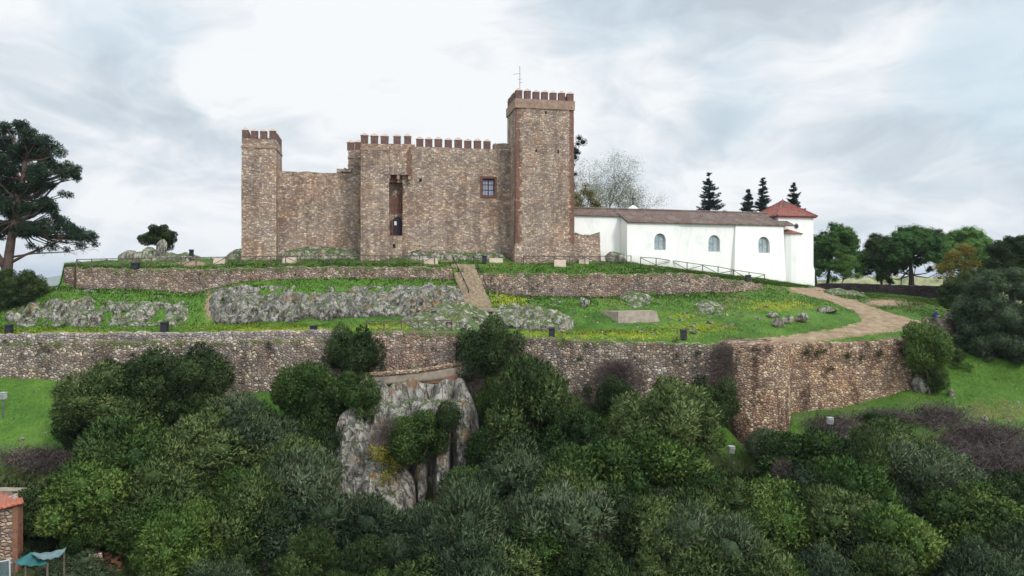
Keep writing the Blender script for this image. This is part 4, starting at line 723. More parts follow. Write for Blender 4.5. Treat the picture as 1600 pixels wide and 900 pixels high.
def crag(name, top, base, label, relief=1.0, seed=0, mat='rock', nu=None, fiss=1.0, ext=1.2, stepu=0.14, sc_=1.0, cover=None, cat='rock outcrop'):
    """rocky face between two (px, py, D) lines, a closed lump bedded in the slope"""
    top, base = np.array(top, float), np.array(base, float); x0, x1 = top[0, 0], top[-1, 0]; Dm = top[:, 2].mean(); n = int((x1 - x0) * Dm / F / stepu); u = np.linspace(x0, x1, n)
    tp = np.array([P(a, b, c) for a, b, c in zip(u, np.interp(u, top[:, 0], top[:, 1]), np.interp(u, top[:, 0], top[:, 2]))]); bp = np.array([P(a, b, c) for a, b, c in zip(u, np.interp(u, base[:, 0], base[:, 1]), np.interp(u, base[:, 0], base[:, 2]))])
    H = np.mean(tp[:, 2] - bp[:, 2]); nv = max(6, int((H + 1) / stepu)); A = []; ef = np.clip(np.minimum(u - x0, x1 - u) * Dm / F / .9, 0, 1) ** .6 * np.clip(.82 + .5 * fbm(np.stack([u * .045, u * 0 + seed, u * 0], -1), 1, 2, seed), .7, 1)
    for k in range(nv + 1):
        f = k / nv; q = bp + (tp - bp) * f; A.append(q)
    A = np.array(A); f = np.linspace(0, 1, nv + 1)[:, None]
    pr = A * np.array([1, .6, .35]) * sc_
    big = 1 - np.abs(fbm(pr, .62, 3, seed)) * 2.4; fis = 1 - np.abs(fbm(A * np.array([1, .5, .28]) * sc_, 1.35, 3, seed + 7)) * 2.2; sm = fbm(A, 2.6, 4, seed + 3); ter = fbm(A * np.array([.25, .3, 1.2]), .8, 2, seed + 13)
    dsp = relief * (.55 * big + .35 * fiss * fis + .16 * sm + .25 * ter) + .1 + .38 * relief; prof = np.sin(np.clip(f * 1.05 + .12, 0, 1) * math.pi) ** .25; jag = 1 - np.abs(fbm(A * np.array([1, .6, .6]), 2.4, 2, seed + 31)) * 2.6; dsp = dsp + relief * .22 * jag
    dsp = dsp * prof * ef[None] - (1 - ef[None]) * .5 - (.9 * np.clip(fbm(A, .55, 2, seed + 41) - .28, 0, 1) * 2 if cat == 'rock outcrop' else 0)
    if cover is not None: dsp = dsp - cover(u)[None] * (1.2 if cat != 'crag' else 2.6 * np.clip(1.15 - f, 0, 1))
    A[..., 1] -= dsp; A[..., 0] -= dsp * (A[..., 0] / A[..., 1]); A[..., 2] += (.22 * relief * fbm(A, 1.0, 3, seed + 21) + .25 * relief * np.maximum(fis, -1) * f) * ef[None]
    up1 = A[-1] + np.stack([0 * u, 0 * u + .5, .05 * sm[-1]], -1); up2 = A[-1] + np.stack([0 * u, 0 * u + ext, 0 * u - .5 * relief - .3], -1); up3 = up2 + np.array([0, .3, -H * .8]); dn = A[0] + np.stack([0 * u, 0 * u + .2, 0 * u - .7], -1)
    A = np.concatenate([dn[None], A, up1[None], up2[None], up3[None]]); R = A.shape[0]; fs = gridfaces(R, n)[:, ::-1]; i = np.arange(n - 1); bk = np.stack([(R - 1) * n + i, (R - 1) * n + i + 1, i + 1, i], -1)
    o = link(name, npmesh(name, A.reshape(-1, 3), [fs, bk, (np.arange(R) * n)[None], (np.arange(R) * n + n - 1)[None, ::-1]], M[mat], smooth=False)); return tag(o, label, cat)
def gap(*cs): return lambda u: sum(np.exp(-((u - c) / w_) ** 2) for c, w_ in cs)
crag('rock_outcrop', [(18, 478, 66), (60, 464, 66), (95, 458, 66.2), (140, 456, 66.5), (200, 462, 66.4), (250, 464, 66.2), (298, 478, 66)], [(18, 508, 63.6), (100, 512, 63.8), (200, 511, 63.8), (298, 508, 64)], 'mossy grey rock outcrop behind the grass verge on the far left, under the drystone wall', 1.0, 51, cover=lambda u: .35 * gap((165, 6))(u))
crag('rock_outcrop', [(322, 462, 67), (345, 453, 67), (400, 450, 67.2), (440, 451, 67.6), (520, 452, 68), (600, 449, 68.6), (660, 446, 69), (705, 446, 69.2), (728, 462, 69)], [(322, 500, 64.4), (380, 506, 64.4), (440, 501, 64.8), (500, 495, 65.4), (560, 494, 65.8), (640, 492, 66), (700, 500, 65.8), (728, 502, 65.6)], 'long band of fissured grey cliff with ochre stains left of the stone stairs', 1.15, 52, mat='cliff', cover=lambda u: .4 * gap((470, 8))(u))
crag('rock_outcrop', [(628, 498, 63.5), (660, 488, 64), (690, 476, 65), (725, 474, 66), (750, 485, 66), (775, 496, 65)], [(628, 518, 61.0), (680, 516, 61.2), (720, 514, 61.6), (775, 516, 62.4)], 'low layered rock ledges spilling below the foot of the stone stairs', .7, 53, ext=1.0)
crag('rock_outcrop', [(768, 482, 66.5), (800, 476, 67), (835, 480, 66.5), (870, 487, 66), (896, 500, 65)], [(768, 508, 64), (810, 512, 64), (850, 515, 64), (896, 516, 64)], 'spiky pale outcrop right of the stairs and above the big round bush', .85, 54, cover=gap((815, 7)))
crag('rock_outcrop', [(962, 468, 72), (985, 456, 72.6), (1010, 460, 72.2), (1042, 476, 71)], [(962, 476, 70), (1000, 482, 69.6), (1042, 484, 69.8)], 'pale jagged rocks under the drystone wall behind the concrete block', .6, 55, ext=.6)
crag('rock_outcrop', [(1085, 476, 70), (1105, 470, 70.6), (1125, 476, 70), (1148, 492, 68.6)], [(1085, 492, 68.4), (1115, 500, 67.8), (1148, 506, 67.4)], 'crumbling brownish rock patch on the slope midway between the block and the boulders', .5, 56, ext=.6)
crag('rock_outcrop', [(1276, 456, 88), (1310, 451, 88), (1335, 455, 87), (1358, 464, 86)], [(1276, 462, 86), (1320, 470, 84.5), (1358, 474, 84)], 'flat pale rocks beside the track at the chapel corner', .5, 57, ext=.6)
crag('rock_outcrop', [(184, 400, 75.4), (196, 392, 75.5), (215, 393, 75.5), (262, 396, 75.6), (290, 396, 75.6), (316, 403, 75.6)], [(184, 414, 74), (240, 413, 74), (316, 412, 74)], 'low grassy rock shelf on the skyline under the standing boulders', .6, 58, ext=1.2)
crag('rock_outcrop', [(350, 402, 76), (366, 391, 76.4), (382, 388, 76.6), (396, 398, 76)], [(350, 408, 75), (396, 409, 75)], 'rocks at the left foot of the corner tower', .5, 59, ext=.8)
crag('rock_outcrop', [(430, 398, 76.6), (470, 386, 77), (540, 388, 77.4), (566, 397, 77)], [(430, 405, 75.6), (566, 404, 76)], 'bedrock footing exposed along the base of the low castle wall', .5, 60, mat='rock', ext=.6)
crag('rock_outcrop', [(628, 395, 78.2), (650, 384, 78.6), (680, 392, 78.6), (730, 396, 78.8), (790, 394, 79)], [(628, 405, 77.2), (700, 407, 77.4), (790, 403, 77.8)], 'rubbly ramp of rock below the castle door and hall wall', .55, 61, ext=.7)
# crag in the foreground
crag('crag', [(528, 650, 55.2), (542, 612, 55.6), (560, 600, 55.6), (620, 599, 55.5), (680, 598, 55.5), (722, 597, 55.6), (736, 620, 55.4), (748, 655, 55)], [(528, 790, 51.6), (560, 805, 51.2), (600, 815, 51), (640, 810, 51), (690, 800, 51.2), (748, 770, 51.8)], 'tall fissured limestone crag rising among dark trees below the curved ledge', 1.7, 62, mat='cliff', fiss=1.5, stepu=.13, sc_=.75, cover=gap((562, 8), (640, 10), (672, 7), (706, 5)), cat='crag', ext=1.0)
crag('crag', [(516, 700, 52.4), (530, 655, 53.2), (548, 636, 53.6), (566, 640, 53.6), (580, 670, 53)], [(516, 770, 50.6), (545, 795, 50.2), (580, 790, 50.2)], 'fractured rock pillar on the left flank of the crag', 1.1, 64, mat='cliff', fiss=1.5, sc_=.9, cat='rock outcrop', ext=1.2)
crag('crag', [(552, 748, 50.6), (572, 728, 51), (605, 724, 51), (632, 734, 51), (648, 760, 50.6)], [(552, 800, 49.4), (600, 812, 49.2), (648, 806, 49.4)], 'pale bulging rock buttress at the foot of the crag, above the dark tree tops', 1.1, 63, mat='cliff', fiss=1.3, sc_=.9, cat='rock outcrop', ext=1.0)
rock('crag', P(568, 625, 55.2), (1.1, 1.0, 1.6), 'upper left shoulder of pale rock under the end of the curved ledge', 'crag', None, 65, 'cliff', .35, sub=ICO4)
for a in ((231, 404, 16, 11, 'rounded grey boulder standing on the skyline left of its taller twin', 71), (251, 401, 9.5, 17, 'taller pinkish skyline boulder in front of the small round tree', 72), (206, 405, 14, 8, 'low grey rock left of the two standing skyline boulders', 73),
          (963, 409, 18, 10, 'hump of rubble against the white chapel wall', 74), (914, 480, 9, 9, 'single round grey boulder left of the concrete block', 75),
          (1217, 512, 9, 8, 'round grey boulder at the front of the cluster by the track', 76), (1209, 497, 10, 5.5, 'flat grey boulder at the left end of the cluster by the track', 77), (1232, 506, 10, 7, 'grey boulder in the middle of the cluster by the track', 78), (1255, 505, 10, 8, 'brown tinted boulder at the right end of the cluster by the track', 79),
          (1297, 490, 18, 7, 'broad low grey boulder between the cluster and the bend of the track', 80), (1444, 615, 15, 17, 'pale streaked boulder at the right end of the tan wall', 81), (1540, 660, 5, 6, 'small pale stone at the edge of the dead brambles on the right', 82), (1488, 621, 6, 7, 'small whitish rock in the grass right of the streaked boulder', 83),
          (776, 497, 9, 6, 'small pale rock at the right of the stair foot', 84), (345, 566, 0, 0, '', 0), (283, 885, 18, 14, 'lichen covered pale rock at the bottom edge under the grey olive', 86), (410, 892, 22, 10, 'pale stone heap at the bottom edge right of the bright green tree', 87),
          (893, 508, 8, 5, 'little rock at the right tip of the spiky outcrop', 88), (1086, 522, 7, 3.5, 'flat stone in the yellow flowers', 89), (646, 585, 9, 7, 'whitish boulder on the crag top in front of the rubble wall', 90), (585, 582, 16, 9, 'mossy pale rock on the crag top beside the left bush', 91),
          (18, 505, 16, 11, 'rock behind the litter bin at the far left', 92), (1328, 703, 9, 14, 'pale rock showing between the dark bushes near the lamp', 93), (1205, 692, 7, 4, 'small white rock under the bastion', 94)):
    if a[2]: rock_px(a[0], a[1], a[2], a[3], a[4], 'loose boulders', a[5], rough=.3)
# concrete block
bk_ = empty('concrete_block', P(985, 500, 65), 'long weathered concrete block with sloping sides on a rubble base in the grass', 'concrete block')
def bpt(px, py, D): return P(px, py, D)
m_ = MB(); f4 = [bpt(966, 509, 65.5), bpt(1034, 509, 65.8), bpt(1025, 486, 66.3), bpt(966, 487, 66)]; b4 = [bpt(944, 500, 68.6), bpt(1020, 500, 69), bpt(1014, 484, 69.2), bpt(932, 485.5, 68.8)]
m_.add(f4 + b4, [(0, 1, 2, 3), (3, 2, 6, 7), (0, 3, 7, 4), (1, 5, 6, 2), (5, 4, 7, 6), (0, 4, 5, 1)]); m_.build('concrete_mass', M['concrete'], bk_)
m_ = MB(); c = P(987, 505, 66.8); m_.add([P(x, y, D) for x, y, D in ((946, 515, 65.2), (1036, 514, 65.4), (1037, 507, 65.4), (946, 507, 65.2), (934, 506, 68.6), (1026, 504, 69), (1026, 498, 69), (934, 500, 68.6))], [(0, 1, 2, 3), (3, 2, 6, 7), (0, 3, 7, 4), (1, 5, 6, 2), (5, 4, 7, 6), (0, 4, 5, 1)]); m_.build('rubble_base', M['upper'], bk_)
# loose stones strewn about (uncountable litter)
def scatter_quads(weight, n, seed):
    rg = np.random.default_rng(seed); q = VV[GF]; ar = np.linalg.norm(np.cross(q[:, 1] - q[:, 0], q[:, 3] - q[:, 0]), axis=1); wt = weight[GF].mean(1) * ar; idx = rg.choice(len(GF), n, p=wt / wt.sum()); a, b = rg.random((2, n, 1)); q = q[idx]
    return (q[:, 0] * (1 - a) * (1 - b) + q[:, 1] * a * (1 - b) + q[:, 2] * a * b + q[:, 3] * (1 - a) * b), idx
NEARW = ((Yd > 36) & (Yd < 96) & (GPX > -150) & (GPX < 1750)).astype(float).ravel()
def near_f(e): return ell(*e).ravel()
stw = NEARW * (.02 + 1.0 * near_f((420, 880, 50, 25)) + 1.0 * near_f((1100, 490, 60, 14)) + near_f((740, 495, 50, 18)) + .7 * near_f((165, 880, 50, 14)) + .5 * near_f((340, 615, 50, 15)) + .6 * near_f((1010, 515, 60, 6)) + .4 * near_f((640, 580, 60, 8)) + .4 * near_f((850, 500, 60, 20)) + .4 * near_f((150, 480, 160, 14)) + .3 * near_f((1560, 640, 50, 30)) + .25 * near_f((860, 470, 60, 10)))
pts, _ = scatter_quads(stw, 900, 3); V = []; Fc = []; rg = np.random.default_rng(4); b = 0
for p_ in pts:
    r_ = rg.uniform(.05, .16) * (1 + rg.random() ** 3); A = ICO2[0][:12] if False else ICO2[0]; A = A * (1 + .25 * rg.normal(size=(len(A), 1))) * np.array([r_, r_, r_ * .7]) + p_; V.append(A); Fc.append(ICO2[1] + b); b += len(A)
tag(link('loose_stones', npmesh('loose_stones', np.concatenate(V), np.concatenate(Fc), M['rock'], smooth=False)), 'scattered pale stones in the grass', 'stones', kind='stuff')
# ------------------------------------------------------------------ leaves
def unit(v): return v / (np.linalg.norm(v, axis=-1, keepdims=True) + 1e-9)
def leaves(lumps, n, ll, lw, seed, up=.25, spread=.55, shell=(.72, 1.12), inner=.12, lr0=0.0):
    """n slim triangles on the surfaces of the lumps (x, y, z, r[, flatten])"""
    rg = np.random.default_rng(seed); lumps = np.array(lumps, float); r = lumps[:, 3]; wt = r ** 2; k = rg.choice(len(lumps), n, p=wt / wt.sum()); dr = unit(rg.normal(size=(n, 3))); fl = lumps[:, 4] if lumps.shape[1] > 4 else np.ones(len(lumps))
    wob = 1 + .22 * fbm(dr * 1.5 + k[:, None] * 3.1, 1.5, 2, seed); rad = r[k] * (shell[0] + (shell[1] - shell[0]) * rg.random(n) ** .8) * wob; deep = rg.random(n) < inner; rad = np.where(deep, rad * .75, rad)
    pos = lumps[k, :3] + dr * rad[:, None] * np.stack([np.ones(n), np.ones(n), fl[k]], -1)
    keep = np.ones(n, bool)
    for j in range(len(lumps)):
        dd = (pos - lumps[j, :3]) / np.array([1, 1, fl[j]]); keep &= ~((np.linalg.norm(dd, axis=1) < r[j] * .66) & (k != j))
    pos, dr, k = pos[keep], dr[keep], k[keep]; n = len(pos)
    ax = unit(dr + spread * rg.normal(size=(n, 3)) + np.array([0, 0, up])); sd_ = unit(np.cross(ax, rg.normal(size=(n, 3)))); L = ll * rg.uniform(.6, 1.4, (n, 1)); Wd = lw * rg.uniform(.6, 1.4, (n, 1))
    a = pos - sd_ * Wd; b = pos + sd_ * Wd; c = pos + ax * L; nm = unit(dr * 1.0 + .45 * rg.normal(size=(n, 3)) + np.array([0, 0, .25]))
    gn = np.cross(b - a, c - a); flip = (gn * nm).sum(1) < 0; a[flip], b[flip] = b[flip], a[flip].copy()
    V = np.stack([a, b, c], 1).reshape(-1, 3); lr = np.repeat(np.clip(rg.normal(.5, .2, n) + lr0, 0, 1), 3); lr += np.repeat((hsh(k, k * 0, k * 0, seed) - .5) * .55, 3); return V, np.arange(3 * n).reshape(-1, 3), lr, np.repeat(nm, 3, 0)
def crown_mesh(name, lumps, n, ll, lw, seed, mat, core=.43, **k):
    V, Fc, lr, nm = leaves(lumps, n, ll, lw, seed, **k); Vs, Fs, ls, ns = [V], [Fc], [lr], [nm]; b = len(V)
    if core:
        for j, L in enumerate(lumps):
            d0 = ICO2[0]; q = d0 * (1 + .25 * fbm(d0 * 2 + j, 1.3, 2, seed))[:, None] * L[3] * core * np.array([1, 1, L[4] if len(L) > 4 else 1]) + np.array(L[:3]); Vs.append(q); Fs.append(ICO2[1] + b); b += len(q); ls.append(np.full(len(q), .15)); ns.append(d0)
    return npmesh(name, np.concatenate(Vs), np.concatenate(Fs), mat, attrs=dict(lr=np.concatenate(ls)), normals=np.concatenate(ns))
def bush_lumps(seed, n=22, flat=.85, rx=1.0):
    """lumps filling a unit-radius dome sitting on z = 0 .. ~1.7"""
    rg = np.random.default_rng(seed); L = [(0, 0, .75, .55)]; asym = rg.uniform(.8, 1.2, 2)
    for i in range(n):
        a = rg.uniform(0, 2 * math.pi); z = rg.uniform(-.25, 1); rr = math.sqrt(max(0, 1 - max(z, 0) ** 2)) * rg.uniform(.62, .86); L.append((rr * math.cos(a) * asym[0], rr * math.sin(a) * asym[1], .72 + z * .86 * flat + rg.uniform(-.14, .22), rg.choice([.17, .22, .28, .36, .42])))
    return L
NPROTO = {}
def protos(kind, mat, n, ll, lw, cnt, base, **k):
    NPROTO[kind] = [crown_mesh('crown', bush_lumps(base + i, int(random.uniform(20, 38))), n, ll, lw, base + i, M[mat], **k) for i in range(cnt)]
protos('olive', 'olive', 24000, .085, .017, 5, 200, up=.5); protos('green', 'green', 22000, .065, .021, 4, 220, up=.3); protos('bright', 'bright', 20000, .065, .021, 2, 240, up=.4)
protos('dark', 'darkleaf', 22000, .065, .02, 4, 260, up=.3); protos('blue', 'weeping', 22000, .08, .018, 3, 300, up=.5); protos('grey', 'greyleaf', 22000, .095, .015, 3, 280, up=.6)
def trunk_mesh(seed, r=.07):
    rg = np.random.default_rng(seed); m = MB(); m.tube([(0, 0, -.35), (rg.uniform(-.05, .05), 0, .15), (rg.uniform(-.1, .1), rg.uniform(-.1, .1), .5), (0, 0, .9)], [r, r * .8, r * .6, r * .3], 7)
    for i in range(4): a = i * 1.6 + rg.random(); m.tube([(0, 0, .15), (.35 * math.cos(a), .35 * math.sin(a), .5), (.6 * math.cos(a), .6 * math.sin(a), .85)], [r * .6, r * .4, r * .15], 5)
    return m.mesh('trunk', M['bark'], True)
TRUNKS = [trunk_mesh(i) for i in range(3)]
BUSHES = []
def bush(px, py, rx, ry, kind, label, name='olive_tree', group='trees and bushes on the slope', back=0.2, D=None):
    """crown centred at the pixel; rx, ry its half width and height in px; the tree grows from the slope under it"""
    h = hit(px, py + ry * .75) if D is None else P(px, py + ry, D)
    if D is not None: back = 0
    if h is None: return
    s_ = h[1] / F; Rx = rx * s_; H = ry * 2 * s_ / 1.75
    c = np.array([h[0] - 0, h[1] + Rx * back, 0]); c[0] = (px - 800) / F * c[1]; zg = zat(c[0], c[1]) if D is None else h[2]
    zc = CZ + (HZ - py) / F * c[1]; zb = zc - .72 * 1.05 * H   # crown dome foot
    e = empty(name, (c[0], c[1], min(zg, zb)), label, 'bush' if rx < 34 else 'tree', group)
    cr = link('crown', random.choice(NPROTO[kind]), e, (c[0], c[1], zb)); a = random.uniform(0, 6.28); cr.rotation_euler.z = a; cr.scale = (Rx / 1.0, Rx / 1.0, H)
    t = link('trunk', random.choice(TRUNKS), e, (c[0], c[1], zb)); t.rotation_euler.z = a; t.location.z += (min(zg, zb) - zb); t.scale = (Rx * .9, Rx * .9, max(.3, (zb + .8 * H - min(zg, zb)) / .9)); BUSHES.append((px, py, rx, ry)); return e
SOLO = [
 (150, 632, 56, 42, 'olive', 'rounded olive tree at the left edge of the thicket beside the open grass'), (188, 600, 33, 34, 'dark', 'small dark tree against the lower wall, left of the big wall-side tree'),
 (274, 590, 60, 46, 'dark', 'broad dark tree hiding part of the tall grey wall on the left'), (128, 684, 40, 38, 'green', 'low round bush under the leftmost olive, bordering the grass'),
 (318, 650, 42, 40, 'olive', 'olive tree just below and right of the broad wall-side tree'), (235, 660, 62, 58, 'olive', 'large grey-green olive tree with a high rounded top under the broad wall-side tree'), (370, 665, 42, 40, 'grey', 'pale feathery olive below the bare soil patch by the wall'),
 (482, 622, 50, 44, 'green', 'green tree touching the wall foot left of the crag'), (556, 630, 36, 40, 'green', 'bush overhanging the left top corner of the crag'), (500, 700, 48, 55, 'olive', 'olive tree beside the left flank of the crag'),
 (408, 705, 60, 55, 'grey', 'light grey-green olive in the middle of the left thicket'), (300, 725, 62, 52, 'olive', 'wide olive crown in the left thicket above the darker hollow'), (470, 762, 68, 55, 'olive', 'wide olive at the lower left of the crag'),
 (90, 800, 62, 42, 'dark', 'dark bushy tree right of the tiled house'), (150, 842, 40, 34, 'green', 'green shrub above the rubble bricks'), (345, 838, 56, 58, 'bright', 'bright green tree at the bottom left, the lightest of the thicket'), (250, 810, 70, 62, 'olive', 'grey olive left of the bright green tree'),
 (652, 692, 46, 42, 'green', 'round green bush growing on the face of the crag'), (700, 660, 26, 22, 'dark', 'little dark tuft to the right of the crag face bush'),
 (765, 548, 49, 50, 'dark', 'big round dark bush in front of the wall between crag ledge and stairs'), (553, 556, 40, 46, 'dark', 'narrow dark bush climbing the wall left of the short rubble wall'), (760, 628, 26, 38, 'green', 'leafy bush hanging below the round dark bush'),
 (835, 645, 62, 62, 'olive', 'tall blue-green olive against the shrub covered wall right of the crag'), (790, 715, 52, 60, 'green', 'green tree filling the corner right of the crag'), (885, 705, 66, 60, 'green', 'green tree in front of the tall blue-green olive'),
 (962, 632, 34, 30, 'dark', 'dark evergreen bush under the bare grey shrub'), (1050, 666, 72, 56, 'olive', 'broad olive with feathery top left of the bastion foot'), (1113, 628, 36, 36, 'dark', 'dark bush in the corner where the wall meets the bastion'),
 (1035, 752, 78, 62, 'bright', 'yellow-green tree below the broad feathery olive'), (1100, 785, 54, 42, 'green', 'green tree left of the small lamp in the thicket'), (955, 735, 50, 48, 'dark', 'dark tree crown below the small grass patch in the middle'),
 (1195, 702, 36, 24, 'grey', 'low grey shrub at the foot of the bastion'), (1262, 735, 70, 56, 'green', 'rounded green tree below the lamp right of the bastion'), (1398, 712, 62, 40, 'olive', 'olive in front of the dead brambles on the right'),
 (1360, 748, 50, 58, 'olive', 'shaded olive crown right of the rounded green tree'), (1440, 762, 76, 60, 'grey', 'feathery grey-green olive left of the purple bramble patch'), (1452, 552, 36, 44, 'bright', 'leafy yellow-green shrub at the right end of the tan wall'), (1458, 598, 22, 24, 'green', 'small leafy shrub behind the streaked boulder'),
 (660, 505 + 345, 68, 52, 'grey', 'grey-green olive at the bottom centre below the crag'), (545, 845, 76, 60, 'grey', 'hazy grey-green olive at the bottom, left of centre'), (1372, 664, 24, 16, 'green', 'small green shrub on the edge of the dead brambles'),
 (745, 800, 70, 58, 'green', 'green tree at the lower right of the crag'), (900, 812, 78, 60, 'olive', 'olive tree in the lower middle of the thicket'), (1120, 835, 84, 62, 'olive', 'broad olive near the bottom, below the yellow-green tree'), (1220, 822, 76, 60, 'bright', 'yellow-green tree low on the right side of the thicket'),
 (1520, 830, 80, 60, 'green', 'green tree in the bottom right of the thicket'), (1320, 842, 76, 60, 'olive', 'olive between two greener trees near the bottom right'), (700, 905, 80, 50, 'olive', 'olive crown cut by the bottom edge at the centre'),
 (38, 868, 30, 14, 'dark', 'dark bush in front of the tiled house'), (110, 905, 46, 26, 'grey', 'pale shrub in front of the teal tarp')]
ATWALL = {(188, 600), (274, 590), (765, 548), (553, 556), (835, 645), (962, 632), (1050, 666), (1113, 628), (482, 622), (1452, 552), (556, 630), (150, 632)}
for a in SOLO: bush(*a[:4], a[4], a[5], name='shrub' if a[2] < 34 else 'olive_tree', back=-1.0 if a[:2] in ATWALL else .2, D={(652, 692): 51.0, (700, 660): 51.6, (553, 556): 58.2, (765, 548): 58.0, (760, 628): 56.8}.get(a[:2]))
# fill the rest of the thicket
rg = np.random.default_rng(17)
LANDM = [((18, 800), 'the tiled house'), ((65, 870), 'the teal tarp'), ((345, 838), 'the brightest tree at bottom left'), ((640, 800), 'the foot of the crag'), ((1185, 690), 'the bastion foot'), ((1297, 665), 'the lamp right of the bastion'),
         ((1143, 708), 'the small lamp in the thicket'), ((1530, 720), 'the purple bramble patch'), ((272, 600), 'the broad wall-side tree'), ((283, 888), 'the pale rock at the bottom edge'), ((1600, 900), 'the bottom right corner'), ((835, 645), 'the tall olive right of the crag'),
         ((1050, 666), 'the broad feathery olive'), ((1440, 762), 'the feathery olive by the brambles'), ((745, 660), 'the right flank of the crag'), ((520, 700), 'the left flank of the crag'), ((415, 625), 'the grass patch at the wall foot'), ((925, 665), 'the grass patch under the bare shrub'),
         ((1400, 720), 'the olive in front of the brambles'), ((800, 900), 'the middle of the bottom edge'), ((410, 890), 'the stone heap at the bottom'), ((130, 684), 'the low round bush by the grass'), ((1150, 690), 'the grass slope beside the bastion')]
USED = set()
def fill_label(kind, px, py):
    dn = ['right of', 'below right of', 'below', 'below left of', 'left of', 'above left of', 'above', 'above right of']
    for (lx, ly), nm in sorted(LANDM, key=lambda q: (q[0][0] - px) ** 2 + (q[0][1] - py) ** 2):
        k = int(round(math.atan2(py - ly, px - lx) / (math.pi / 4))) % 8; dist = math.hypot(px - lx, py - ly); d_ = 'just ' if dist < 70 else '' if dist < 160 else 'well ' if dist < 300 else 'far '
        l = f'{kind} {d_}{dn[k]} {nm}'
        if l not in USED: USED.add(l); return l
nfill = 0
NM = dict(olive='grey-green olive tree', green='mid green tree', bright='yellow-green tree', dark='dark green tree', grey='pale hazy olive tree', blue='blue-green tree')
for yi in np.arange(690, 960, 40):
    for xi in np.arange(-90, 1720, 72):
        px = xi + rg.uniform(-22, 22) + (33 if int(yi / 40) % 2 else 0); py = yi + rg.uniform(-12, 12); tt = np.interp(px, [-200, 90, 120, 200, 520, 745, 900, 1180, 1240, 1300, 1480, 1600, 1800], [860, 860, 800, 700, 700, 700, 720, 760, 745, 740, 770, 800, 790])
        if py < tt: continue
        if 525 < px < 750 and py < 835: continue
        if px < 130 and py > 740: continue
        if 110 < px < 240 and py > 850 or 375 < px < 450 and py > 850: continue
        if ((px - 1150) / 75) ** 2 + ((py - 715) / 75) ** 2 < 1: continue
        if any(((px - a[0]) / (a[2] * .6)) ** 2 + ((py - a[1]) / (a[3] * .6)) ** 2 < 1 for a in SOLO): continue
        kd = rg.choice(['olive', 'green', 'dark', 'bright', 'grey', 'olive', 'blue', 'blue'] if px < 1150 else ['green', 'dark', 'blue', 'olive', 'blue', 'bright', 'grey']); rx = rg.choice([36, 44, 54, 66, 78]); 
        bush(px, py, rx, rx * rg.uniform(.7, 1.15), kd, fill_label(NM[kd], px, py)); nfill += 1
print('fill bushes', nfill)
# ------------------------------------------------------------------ trees on the hilltop, built limb by limb
def ptree(name, label, base, trunk, lumps, mat, bark, n, ll, lw, seed, D, group=None, r0=.3, core=.6, cat='tree', limbs=True, **k):
    """trunk: [(px, py)] polyline at depth D; lumps: (px, py, dD, r_px[, flat])"""
    s_ = D / F; e = empty(name, P(*base, D), label, cat, group); tp = [P(x, y, D) for x, y in trunk]; m = MB(); nn = len(tp)
    m.tube([tp[0] - np.array([0, 0, 1.2])] + tp, [r0 * 1.25] + [r0 * (1 - .6 * i / max(1, nn - 1)) for i in range(nn)], 9); m.build('trunk', M[bark], e, smooth=True)
    L = [(*P(l[0], l[1], D + l[2]), l[3] * s_, (l[4] if len(l) > 4 else .8)) for l in lumps]
    L0 = L; L = []; rs = np.random.default_rng(seed + 5)
    for l in L0:
        if l[3] < .75: L.append(l); continue
        L.append((l[0], l[1], l[2], l[3] * .62, l[4]))
        for _ in range(int(7 + 2.2 * l[3])):
            d_ = unit(rs.normal(size=3) + np.array([0, -.25, .25])); q = rs.uniform(.28, .42) * l[3]; L.append((l[0] + d_[0] * (l[3] - q), l[1] + d_[1] * (l[3] - q), l[2] + d_[2] * (l[3] - q) * l[4], q, .85))
    if limbs:
        m = MB(); rg = np.random.default_rng(seed)
        for l in L0:
            c = np.array(l[:3]); j = min(range(max(1, nn // 2), nn), key=lambda i: np.linalg.norm(tp[i] - c) + (2.0 if tp[i][2] > c[2] else 0)) if nn > 1 else 0; a = tp[j]; mid = a * .5 + c * .5 + np.array([0, 0, -.12 * np.linalg.norm(c - a)]) + rg.normal(size=3) * .12; rr = r0 * (.24 if np.linalg.norm(c - a) > 2 else .17)
            m.tube([a, a * .75 + mid * .25, mid, c], [rr, rr * .85, rr * .6, rr * .2], 5)
        m.build('limbs', M[bark], e, smooth=True)
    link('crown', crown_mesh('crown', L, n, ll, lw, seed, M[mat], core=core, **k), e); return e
# tall gum tree at the left edge
gx = []
gl = [(5, 205, 0, 13), (28, 200, .5, 15), (47, 212, -.5, 15), (10, 232, .5, 20), (38, 236, 0, 20), (66, 224, 1, 12), (84, 228, 0, 10), (93, 238, -.5, 10), (70, 246, .5, 14), (0, 262, -1, 24), (34, 262, .5, 20), (58, 268, -1, 16), (86, 262, .5, 11), (106, 258, 0, 8), (115, 272, 0, 12), (98, 276, 0, 8), (122, 262, 0, 5),
      (15, 296, 1, 22), (45, 300, 0, 20), (70, 292, -.5, 12), (0, 325, -1, 22), (30, 330, .5, 22), (62, 320, 0, 18), (80, 330, .5, 13), (97, 303, 0, 6), (108, 305, 0, 6), (10, 358, 1, 18), (42, 358, -1, 18), (70, 356, 0, 16), (88, 345, .5, 12), (100, 352, 0, 11), (118, 362, 0, 13), (132, 368, 0, 11), (146, 370, 0, 7), (149, 382, 0, 5), (98, 372, .5, 10), (126, 384, 0, 7), (80, 384, 0, 9), (60, 390, 0, 6), (104, 390, 0, 5), (48, 384, 0, 6), (-30, 250, 0, 34), (-35, 310, 0, 36), (-30, 360, 0, 28), (-20, 210, 1, 22)]
rg = np.random.default_rng(77)
